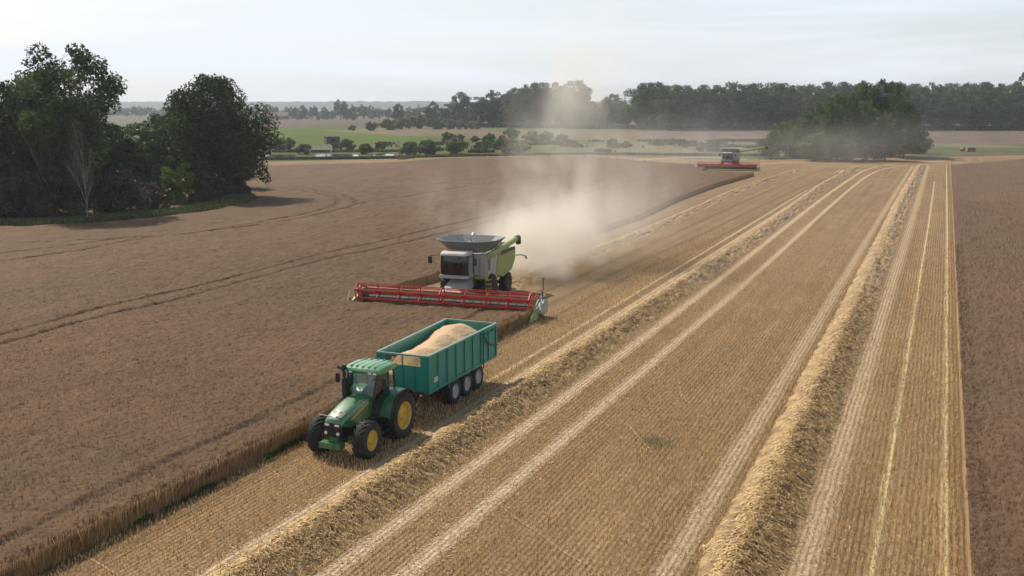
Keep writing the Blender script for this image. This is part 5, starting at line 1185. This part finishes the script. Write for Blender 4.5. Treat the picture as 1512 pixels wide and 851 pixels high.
def pxp(pts): return [(gp(*p).x, gp(*p).y) for p in pts]
def build_land():
    g = sheet('ground', [(-5200, -400), (5200, -400), (5200, 5200), (-5200, 5200)], -.02, ground_mat('meadow_ground', (0.076, 0.083, 0.033), (0.115, 0.099, 0.056), .035, .3), world=True)
    W = lambda n, pts, z, m, lab=None: sheet(n, pxp(pts), z, m, lab, world=True)
    W('green_meadow', [(330, 214), (330, 187.5), (560, 187.5), (600, 190), (700, 196), (720, 201), (640, 207), (560, 212), (520, 216)], .00, ground_mat('green_grass', (0.055, 0.085, 0.003), (0.081, 0.112, 0.005), .02, .25, .25))
    W('reed_meadow', [(330, 232), (330, 214), (520, 216), (640, 207), (800, 203), (1140, 212), (1140, 229), (870, 229), (600, 236), (400, 240)], -.008, ground_mat('reed_ground', (0.059, 0.074, 0.015), (0.090, 0.099, 0.026), .03, .3, .25))
    W('dry_slope', [(480, 193), (560, 190), (640, 188.5), (760, 190), (860, 192), (1140, 196), (1140, 212), (800, 206), (700, 203), (600, 201), (520, 196)], .008, ground_mat('dry_grass', (0.122, 0.099, 0.050), (0.155, 0.115, 0.063), .015, .2, .3))
    W('green_strip', [(700, 188), (800, 189), (905, 191), (930, 193), (800, 193), (712, 191)], .02, ground_mat('fresh_grass', (0.066, 0.102, 0.020), (0.092, 0.119, 0.033), .02, .2, .3))
    W('ploughed_field', [(330, 177.5), (505, 176.8), (585, 176), (575, 182), (560, 187), (330, 188)], .012, ground_mat('brown_field_soil', (0.096, 0.063, 0.048), (0.115, 0.078, 0.059), .01, .15, .2))
    W('pink_field', [(930, 193.5), (1150, 194.5), (1600, 194), (1600, 213), (1340, 212), (1150, 212), (960, 208)], .016, ground_mat('pale_field_soil', (0.122, 0.089, 0.071), (0.142, 0.106, 0.083), .01, .15, .2))
    W('grass_strip', [(930, 208), (1150, 211), (1600, 213), (1600, 218), (1360, 219.5), (1150, 229), (860, 229), (860, 216)], .018, ground_mat('dry_strip_grass', (0.099, 0.096, 0.043), (0.145, 0.132, 0.073), .03, .3, .25))
    wm = bpy.data.materials.new('river_water'); wm.use_nodes = True; N = wm.node_tree.nodes; b = N['Principled BSDF']; b.inputs['Base Color'].default_value = (.05, .06, .05, 1); b.inputs['Roughness'].default_value = .06
    nz = N.new('ShaderNodeTexNoise'); nz.inputs['Scale'].default_value = .8; bp = N.new('ShaderNodeBump'); bp.inputs['Strength'].default_value = .04; wm.node_tree.links.new(nz.outputs['Fac'], bp.inputs['Height']); wm.node_tree.links.new(bp.outputs[0], b.inputs['Normal'])
    for pts in ([(378, 231), (400, 229), (420, 228.5), (438, 229), (436, 232), (400, 233), (380, 234)], [(466, 232), (466, 229), (480, 227.5), (500, 228), (528, 228.5), (530, 231.5), (500, 232.5)], [(550, 230), (560, 226.5), (572, 225.5), (582, 227), (581, 230)], [(360, 199), (380, 198), (391, 198.3), (391, 199.6), (378, 200.2)]):
        W('river', pts, .03, wm)
    # bank of tall reeds between the water and the field
    rs = np.random.RandomState(12); P = []
    for (x0, y0, x1, y1, n, dep) in ((380, 236.5, 600, 234.5, 6000, 2), (600, 233, 860, 229, 3500, 3), (400, 225.5, 600, 224.5, 9000, 3), (860, 229, 1120, 231, 6000, 3), (1130, 236.5, 1350, 226, 4000, 4)):
        A, B = gp(x0, y0), gp(x1, y1); t = rs.rand(n, 1); P.append(np.concatenate([np.array([[A.x, A.y]]) + t * np.array([[B.x - A.x, B.y - A.y]]) + rs.rand(n, 2) * dep, np.zeros((n, 1))], 1))
    P = np.concatenate(P); o = blades('reeds', P, .55, .22, .45, tone_mat('reed_blades', [(0, (.05, .06, .025)), (.5, (.11, .12, .05)), (1, (.22, .20, .10))], trans=.15, nscale=.05, namt=.35), rs.rand(len(P)), rs); tag(o, 'reeds and rough grass on the banks between river and field', 'reeds', kind='stuff')
    P = []
    A = np.array([gp(600, 226).xy, gp(1130, 226).xy, gp(1130, 207).xy, gp(560, 213).xy])
    n = 60000; a, b_ = rs.rand(n, 1), rs.rand(n, 1); q = (A[0] * (1 - a) + A[1] * a) * (1 - b_) + (A[3] * (1 - a) + A[2] * a) * b_
    keep = fbm(q[:, 0] / 9, q[:, 1] / 16, 3, 33) + .25 * rs.rand(n) > .82; q = q[keep]; P = np.concatenate([q, np.zeros((len(q), 1))], 1)
    o = blades('scrub', P, .8, .55, .6, tone_mat('scrub_leaves', [(0, (.03, .042, .016)), (.5, (.07, .085, .032)), (1, (.15, .15, .065))], trans=.1, nscale=.04, namt=.4), rs.rand(len(P)), rs); tag(o, 'patchy low scrub and weeds between the bushes on the meadow', 'scrub', kind='stuff')
    # far wooded ridges (pale blue in the photograph)
    fm = mat('far_wood', (.035, .055, .030), .9, var=.3, scale=.02)
    for (x0, x1, D, hgt, lab, sd) in ((-2400, 700, 3100, 26, 'blue wooded ridge on the far left horizon', 1), (100, 1500, 3700, 36, 'pale blue wooded ridge glimpsed behind the dust', 5)):
        n = 420; xs = np.linspace(x0, x1, n); nd = 6; V = []
        hh = hgt * (.72 + .35 * fbm(xs / 420, xs * 0, 2, sd)) + 5 * fbm(xs / 22, xs * 0, 3, sd + 3); taper = np.clip(np.minimum(xs - x0, x1 - xs) / 250, 0, 1) ** .5
        for j in range(nd):
            t = j / (nd - 1); z = hh * taper * math.sin(t * math.pi) ** .5 if 0 < j < nd - 1 else hh * 0
            z = z + (3.5 * fbm(xs / 13, xs * 0 + j, 2, sd + j) - 1.7) * (0 < j < nd - 1); V.append(np.stack([xs, D + (t - .2) * 260 + 60 * fbm(xs / 200, xs * 0, 2, 9), np.maximum(z, -.01)], -1))
        V = np.stack(V, 1).reshape(-1, 3); idx = np.arange(n * nd).reshape(n, nd); Fc = np.stack([idx[:-1, :-1], idx[1:, :-1], idx[1:, 1:], idx[:-1, 1:]], -1).reshape(-1, 4)
        tag(mesh_np('far_woodland', V, Fc, fm), lab, 'woodland', kind='stuff')
    # forest floor undergrowth, low dark scrub along the forest edges
    rs = np.random.RandomState(15); P = []
    for (x0, y0, x1, y1, n) in ((640, 187.5, 870, 190.5, 5200), (870, 191, 1540, 192.5, 12000)):
        A, B = gp(x0, y0), gp(x1, y1); t = rs.rand(n, 1); P.append(np.concatenate([np.array([[A.x, A.y]]) + t * np.array([[B.x - A.x, B.y - A.y]]) + rs.rand(n, 2) * 14, np.zeros((n, 1))], 1))
    P = np.concatenate(P); o = blades('undergrowth', P, 1.9, 1.0, .7, tone_mat('undergrowth_leaves', [(0, (.022, .034, .014)), (.7, (.05, .07, .026)), (1, (.16, .16, .07))], nscale=.02, namt=.4), rs.rand(len(P)), rs); tag(o, 'low dark undergrowth along the edges of the distant forest', 'undergrowth', kind='stuff')

def build_things():
    conc = mat('weathered_wood', (.10, .095, .09), .9, var=.3, scale=2); whit = mat('white_paint', (.62, .62, .60), .6, dust=.3); brick = mat('barn_brick', (.24, .13, .10), .9, var=.2, scale=1); tile = mat('roof_tile', (.17, .10, .085), .85, var=.2, scale=1); dark = mat('dark_opening', (.02, .02, .022), .8)
    # sluice hut on stilts over the river
    p = gp(491, 222); e = empty('sluice_hut', p, R(8), 'dark boxy hut on white legs above the river', 'hut')
    w = 2.2; mb = MB(); mb.box((-2.3, -1.6, 2.0), (2.3, 1.6, 4.1)); b = mb.build('wall', conc, e, .03)
    mb = MB(); mb.box((-2.5, -1.8, 4.1), (2.5, 1.8, 4.28)); mb.build('roof', conc, e, .02)
    mb = MB(); mb.box((-2.12, -1.63, 2.1), (-1.6, -1.603, 3.9)); mb.build('door', mat('pale_door', (.35, .35, .34), .7), b)
    mb = MB(); mb.box((-.2, -1.63, 2.7), (.9, -1.603, 3.5)); mb.build('window', dark, b)
    for x in (-2.0, 2.0):
        for y in (-1.4, 1.4):
            mb = MB(); mb.box((x - .14, y - .14, -.3), (x + .14, y + .14, 2.0)); mb.build('leg', whit, e)
    p = gp(474, 225.5); e = empty('footbridge', p, R(4), 'small white footbridge beside the dark hut', 'footbridge')
    mb = MB(); mb.box((-3.4, -.5, .9), (3.4, .5, 1.05)); mb.build('deck', whit, e)
    for s in (-1, 1):
        mb = MB(); mb.tube([(-3.4, s * .48, 1.9), (3.4, s * .48, 1.9)], .06, 6); mb.tube([(-3.4, s * .48, 1.45), (3.4, s * .48, 1.45)], .04, 6)
        for k in range(6): mb.tube([(-3.3 + k * 1.32, s * .48, 1.05), (-3.3 + k * 1.32, s * .48, 1.9)], .04, 6)
        mb.build('railing', whit, e)
    for x in (-3.2, 3.0):
        mb = MB(); mb.box((x - .2, -.4, -.3), (x + .2, .4, .9)); mb.build('pier', whit, e)
    # bales
    hm = mat('hay', (.24, .18, .11), .95, var=.25, scale=5, bump=.6); tw = mat('twine', (.25, .16, .08), .8)
    for px, py, L_, lab, rz in ((593.5, 235.5, 2.5, 'square straw bale on the far stubble strip, below the left bushes', .15), (1433, 224, 2.6, 'square straw bale on the far stubble at the right, beyond the clump', .1)):
        e = empty('straw_bale', gp(px, py), rz, lab, 'bale', 'straw bales on the headland')
        mb = MB(); mb.box((-L_ / 2, -.62, 0.02), (L_ / 2, .62, 1.22)); mb.build('bale_body', hm, e, .08)
        for k in range(4):
            x = -L_ / 2 + .4 + k * (L_ - .8) / 3; mb = MB(); mb.tube([(x, -.635, .1), (x, -.635, 1.235), (x, .635, 1.235), (x, .635, .1)], .02, 5); mb.build('twine', tw, e)
    e = empty('straw_bale', gp(1421, 223.5), .4, 'round bale touching the left end of the right hand square bale', 'bale', 'straw bales on the headland')
    mb = MB(); mb.lathe_y([(.001, -.6), (.5, -.6), (.6, -.5), (.6, .5), (.5, .6), (.001, .6)], c=(0, 0, .6), n=20); mb.build('bale_body', hm, e)
    # thin post on the slope
    e = empty('post', gp(658, 207), 0, 'thin dark post standing alone on the dry slope', 'post'); mb = MB(); mb.tube([(0, 0, -.1), (0, 0, 3.4)], [.09, .06], 6); mb.build('pole', conc, e); mb = MB(); mb.box((-.25, -.05, 3.0), (.25, .05, 3.25)); mb.build('crossbar', conc, e)
    # pylon
    st = mat('pylon_steel', (.25, .26, .27), .6, metal=.3)
    px, py = 922, 184; p = gp(px, py); H_ = (py - 139) / (py - HORIZON) * CAM_H
    e = empty('power_pylon', p, R(20), 'lattice power pylon rising over the trees right of the dust', 'pylon')
    mb = MB(); b0, b1 = 1.8, .35
    for sx in (-1, 1):
        for sy in (-1, 1): mb.tube([(sx * b0, sy * b0, 0), (sx * b1, sy * b1, H_)], .09, 4)
    for k in range(8):
        t0, t1 = k / 8, (k + 1) / 8; a0, a1 = b0 + (b1 - b0) * t0, b0 + (b1 - b0) * t1
        for (ax, ay, bx, by) in ((-1, -1, 1, -1), (1, -1, 1, 1), (1, 1, -1, 1), (-1, 1, -1, -1)):
            mb.tube([(ax * a0, ay * a0, H_ * t0), (bx * a1, by * a1, H_ * t1)], .05, 3); mb.tube([(bx * a0, by * a0, H_ * t0), (ax * a1, ay * a1, H_ * t1)], .05, 3)
    mb.build('lattice_tower', st, e)
    for z, w in ((H_ * .96, 4.5), (H_ * .84, 6)):
        mb = MB(); mb.tube([(-w, 0, z), (w, 0, z)], .10, 4); mb.tube([(-w, 0, z), (0, 0, z + 1.2), (w, 0, z)], .05, 3)
        for x in (-w, w): mb.tube([(x, 0, z), (x, 0, z - 1)], .06, 4)
        mb.build('crossarm', st, e)
    # distant farm buildings
    def barn(px, py, L_, W_, hw, hr, rz, lab, wm_, rm_):
        e = empty('farm_building', gp(px, py), rz, lab, 'building', 'distant farm buildings')
        mb = MB(); mb.prism([(-W_ / 2, 0), (W_ / 2, 0), (W_ / 2, hw), (0, hr - .15), (-W_ / 2, hw)], -L_ / 2, L_ / 2, 'x'); wl = mb.build('wall', wm_, e)
        mb = MB(); q = W_ / 2 + .6; zz = hw - .6 * (hr - hw) / (W_ / 2)
        mb.prism([(-q, zz), (0, hr), (q, zz), (q, zz + .3), (0, hr + .3), (-q, zz + .3)], -L_ / 2 - .5, L_ / 2 + .5, 'x'); mb.build('roof', rm_, e)
        n = max(2, int(L_ / 6))
        for k in range(n):
            x = -L_ / 2 + (k + .5) * L_ / n; mb = MB(); big = k == n // 2
            mb.box((x - (1.5 if big else .7), -W_ / 2 - .05, 0.02 if big else 1.2), (x + (1.5 if big else .7), -W_ / 2 - .003, 2.9 if big else 2.4)); mb.build('door' if big else 'window', dark, wl)
    barn(404, 176.5, 30, 12, 3.6, 7.5, .1, 'long low red brown barn right of the oak on the far horizon', brick, tile)
    barn(388, 176.0, 14, 10, 4.5, 9.0, .3, 'higher red brown farmhouse beside the left end of the long barn', brick, tile)
    barn(424, 176.0, 10, 8, 3.5, 7.0, -.2, 'small pale farm shed right of the long red brown barn', whit, tile)

# ------------------------------------------------------------------ dust and haze
def dust_cloud(name, label, loc, size, dens, bands, col=(.965, .925, .84), nscale=.09, seed=0, rot=-TH, aniso=.35, thr=(.40, .60)):
    """closed soft-edged hull with a noisy volume; bands: (x,y,z, rx,ry,rz, weight) in metres from loc"""
    bm = bmesh.new(); bmesh.ops.create_cube(bm, size=1)
    for v in bm.verts: v.co = Vector((v.co.x * size[0], v.co.y * size[1], (v.co.z + .5) * size[2]))
    me = bpy.data.meshes.new(name); bm.to_mesh(me); bm.free()
    o = bpy.data.objects.new(name, me); COL.objects.link(o); o.location = loc; o.rotation_euler = (0, 0, rot)
    m = bpy.data.materials.new(name); m.use_nodes = True; nt = m.node_tree; N = nt.nodes; L = nt.links; N.remove(N['Principled BSDF'])
    pv = N.new('ShaderNodeVolumePrincipled'); pv.inputs['Color'].default_value = (*col, 1); pv.inputs['Anisotropy'].default_value = aniso
    L.new(pv.outputs[0], N['Material Output'].inputs['Volume'])
    tc = N.new('ShaderNodeTexCoord')
    def math_(op, a, b=None, clamp=False):
        n = N.new('ShaderNodeMath'); n.operation = op; n.use_clamp = clamp
        for i, q in enumerate((a, b)):
            if q is None: continue
            if isinstance(q, (int, float)): n.inputs[i].default_value = q
            else: L.new(q, n.inputs[i])
        return n.outputs[0]
    mp = N.new('ShaderNodeMapping'); mp.inputs['Scale'].default_value = (1, 1, .62); mp.inputs['Location'].default_value = (seed, seed * 2, 0); L.new(tc.outputs['Object'], mp.inputs[0])
    nz = N.new('ShaderNodeTexNoise'); nz.inputs['Scale'].default_value = nscale; nz.inputs['Detail'].default_value = 5; nz.inputs['Roughness'].default_value = .55; nz.inputs['Distortion'].default_value = .4; L.new(mp.outputs[0], nz.inputs['Vector'])
    # warp the position so the outline billows
    n2 = N.new('ShaderNodeTexNoise'); n2.inputs['Scale'].default_value = nscale * 1.2; n2.inputs['Detail'].default_value = 3; L.new(mp.outputs[0], n2.inputs['Vector'])
    vm = N.new('ShaderNodeVectorMath'); vm.operation = 'MULTIPLY_ADD'; vm.inputs[1].default_value = (10, 10, 6) ; vm.inputs[2].default_value = (0, 0, 0)
    sb = N.new('ShaderNodeVectorMath'); sb.operation = 'SUBTRACT'; sb.inputs[1].default_value = (.5, .5, .5); L.new(n2.outputs['Color'], sb.inputs[0]); L.new(sb.outputs[0], vm.inputs[0]); L.new(tc.outputs['Object'], vm.inputs[2])
    tot = None
    for (x, y, z, rx, ry, rz_, wgt) in bands:
        s1 = N.new('ShaderNodeVectorMath'); s1.operation = 'SUBTRACT'; s1.inputs[1].default_value = (x, y, z); L.new(vm.outputs[0], s1.inputs[0])
        s2 = N.new('ShaderNodeVectorMath'); s2.operation = 'DIVIDE'; s2.inputs[1].default_value = (rx, ry, rz_); L.new(s1.outputs[0], s2.inputs[0])
        ln = N.new('ShaderNodeVectorMath'); ln.operation = 'LENGTH'; L.new(s2.outputs[0], ln.inputs[0])
        mr = N.new('ShaderNodeMapRange'); mr.interpolation_type = 'SMOOTHSTEP'; mr.inputs[1].default_value = 1; mr.inputs[2].default_value = .15; mr.inputs[3].default_value = 0; mr.inputs[4].default_value = wgt; L.new(ln.outputs['Value'], mr.inputs[0])
        tot = mr.outputs[0] if tot is None else math_('ADD', tot, mr.outputs[0])
    f = N.new('ShaderNodeMapRange'); f.inputs[1].default_value = thr[0]; f.inputs[2].default_value = thr[1]; f.inputs[3].default_value = .08; f.inputs[4].default_value = 1.25; L.new(nz.outputs['Fac'], f.inputs[0])
    # nothing reaches the faces of the hull
    sep = N.new('ShaderNodeSeparateXYZ'); L.new(tc.outputs['Object'], sep.inputs[0])
    d = math_('MULTIPLY', math_('MULTIPLY', tot, f.outputs[0]), dens)
    for ax, half in ((0, size[0] / 2), (1, size[1] / 2)):
        a = math_('ABSOLUTE', sep.outputs[ax]); r = N.new('ShaderNodeMapRange'); r.inputs[1].default_value = half; r.inputs[2].default_value = half * .8; L.new(a, r.inputs[0]); d = math_('MULTIPLY', d, r.outputs[0])
    r = N.new('ShaderNodeMapRange'); r.inputs[1].default_value = size[2]; r.inputs[2].default_value = size[2] * .82; L.new(sep.outputs[2], r.inputs[0]); d = math_('MULTIPLY', d, r.outputs[0])
    L.new(d, pv.inputs['Density'])
    me.materials.append(m)
    return tag(o, label, 'dust', kind='stuff')

def build_air():
    c = uv(96, -31)
    dust_cloud('dust_cloud', 'tall tan dust cloud billowing behind the nearer combine', (c.x, c.y, .05), (46, 70, 34), .22,
[(.0, -20, 1.5, 7.5, 8.5, 4.5, 1.8), (1.0, -14.5, 3, 7.5, 9, 5.5, .75), (-1.5, -10, 6, 5.5, 8, 8, .42), (-.8, -7, 12, 5.6, 9, 11, .30), (.5, -6, 18, 6, 9, 10, .20), (3, -6, 3, 8, 13, 5, .22), (4, 0, 7, 9, 14, 8, .12), (-8, -14, 5, 6, 8, 5, .14)], nscale=.19, thr=(.42, .60))
    c = uv(74, -31.5)
    dust_cloud('dust_wisp', 'thin dust wisps lifting over the grain tank of the nearer combine', (c.x, c.y, 2.2), (14, 12, 7), .10, [(-.5, 0, 2.2, 5, 4.5, 3.2, .9)], nscale=.35, seed=4)
    c = uv(252, -36)
    dust_cloud('dust_cloud', 'faint dust drifting from the far combine across the clump of trees', (c.x, c.y, .05), (100, 80, 30), .0075,
        [(-12, -28, 3, 16, 16, 7, 2.0), (4, -14, 4, 24, 22, 8, 1.2), (24, -14, 5, 24, 20, 9, .8), (-20, -5, 7, 22, 26, 11, .5)], nscale=.06, seed=9, col=(.92, .90, .85))
    bm = bmesh.new(); bmesh.ops.create_cube(bm, size=1)
    for v in bm.verts: v.co = Vector((v.co.x * 10800, v.co.y * 6200 + 2450, (v.co.z + .5) * 52 - 1.05))
    me = bpy.data.meshes.new('haze'); bm.to_mesh(me); bm.free(); o = bpy.data.objects.new('haze', me); COL.objects.link(o)
    m = bpy.data.materials.new('haze'); m.use_nodes = True; N = m.node_tree.nodes; N.remove(N['Principled BSDF'])
    pv = N.new('ShaderNodeVolumePrincipled'); pv.inputs['Color'].default_value = (.82, .90, 1.0, 1); pv.inputs['Density'].default_value = HAZE; pv.inputs['Anisotropy'].default_value = .3
    m.node_tree.links.new(pv.outputs[0], N['Material Output'].inputs['Volume']); me.materials.append(m)
    tag(o, 'pale summer haze over the fields', 'haze', kind='stuff')

HAZE = .00016
SUN_AZ, SUN_EL = -41.0, 47.0        # degrees, azimuth clockwise from the view direction
def build_light():
    w = bpy.data.worlds.new('World'); SC.world = w; w.use_nodes = True; nt = w.node_tree; N = nt.nodes; L = nt.links
    bg = N['Background']; bg.inputs['Strength'].default_value = .13
    sky = N.new('ShaderNodeTexSky'); sky.sky_type = 'NISHITA'; sky.sun_disc = False; sky.sun_elevation = R(SUN_EL); sky.sun_rotation = R(SUN_AZ); sky.air_density = 1.0; sky.dust_density = 2.0; sky.ozone_density = 1.0; sky.altitude = 0
    tc = N.new('ShaderNodeTexCoord'); mp = N.new('ShaderNodeMapping'); mp.inputs['Scale'].default_value = (1.2, 1.2, 14); mp.inputs['Rotation'].default_value = (0, R(4), 0); L.new(tc.outputs['Generated'], mp.inputs[0])
    nz = N.new('ShaderNodeTexNoise'); nz.inputs['Scale'].default_value = 1.6; nz.inputs['Detail'].default_value = 7; nz.inputs['Distortion'].default_value = .5; L.new(mp.outputs[0], nz.inputs['Vector'])
    mr = N.new('ShaderNodeMapRange'); mr.inputs[1].default_value = .38; mr.inputs[2].default_value = .66; mr.inputs[3].default_value = .50; mr.inputs[4].default_value = .98; L.new(nz.outputs['Fac'], mr.inputs[0])
    mx = N.new('ShaderNodeMix'); mx.data_type = 'RGBA'; mx.inputs[7].default_value = (6.8, 7.3, 8.0, 1); 
    sx = N.new('ShaderNodeSeparateXYZ'); L.new(tc.outputs['Generated'], sx.inputs[0])
    ve = N.new('ShaderNodeMapRange'); ve.interpolation_type = 'SMOOTHSTEP'; ve.inputs[1].default_value = .26; ve.inputs[2].default_value = .62; ve.inputs[3].default_value = 1; ve.inputs[4].default_value = .06; L.new(sx.outputs[2], ve.inputs[0])
    mu = N.new('ShaderNodeMath'); mu.operation = 'MULTIPLY'; L.new(mr.outputs[0], mu.inputs[0]); L.new(ve.outputs[0], mu.inputs[1]); L.new(mu.outputs[0], mx.inputs[0]); L.new(sky.outputs[0], mx.inputs[6]); L.new(mx.outputs[2], bg.inputs['Color'])
    s = bpy.data.lights.new('sun', 'SUN'); s.energy = 4.7; s.angle = R(1.0); s.color = (1, .91, .78); o = bpy.data.objects.new('sun', s); COL.objects.link(o)
    az, el = R(SUN_AZ), R(SUN_EL); d = Vector((math.sin(az) * math.cos(el), math.cos(az) * math.cos(el), math.sin(el))); o.rotation_euler = d.to_track_quat('Z', 'Y').to_euler(); o.location = (-60, 60, 90)

setup_mats()
build_fields(); build_stubble(); build_land(); build_trees(); build_things()
make_tractor(); make_trailer()
c1 = uv(63.6, -30.15)
make_combine((c1.x, c1.y, 0), FWD_ANG + R(4.5), 'lime and white combine harvester with red reel, working right behind the tractor')
pr = Vector((c1.x, c1.y, 2.62)) + Matrix.Rotation(FWD_ANG + R(4.5), 3, 'Z') @ Vector((1.40, -.25, 0))
make_person(pr, FWD_ANG + R(4.5), 'driver in a red shirt sitting inside the cab of the nearer combine', M['shirt2'], 0)
make_combine((gp(1077, 250).x, gp(1077, 250).y, 0), FWD_ANG + R(4), 'far combine harvester with its unloading auger swung out, small and dusty', True)
build_air(); build_light()
for o in list(bpy.data.objects):       # prototypes nobody planted
    if o.type == 'EMPTY' and o.parent is None and 'label' not in o:
        for c in list(o.children): bpy.data.objects.remove(c)
        bpy.data.objects.remove(o)
SC.view_settings.view_transform = 'Standard'; SC.view_settings.look = 'None'; SC.view_settings.exposure = 0; SC.view_settings.gamma = 1
SC.cycles.use_denoising = True; SC.cycles.max_bounces = 7; SC.cycles.volume_bounces = 3; SC.cycles.transparent_max_bounces = 16
SC.cycles.volume_step_rate = 1.0; SC.cycles.volume_max_steps = 256
SC.cycles.use_adaptive_sampling = True; SC.cycles.adaptive_threshold = .02
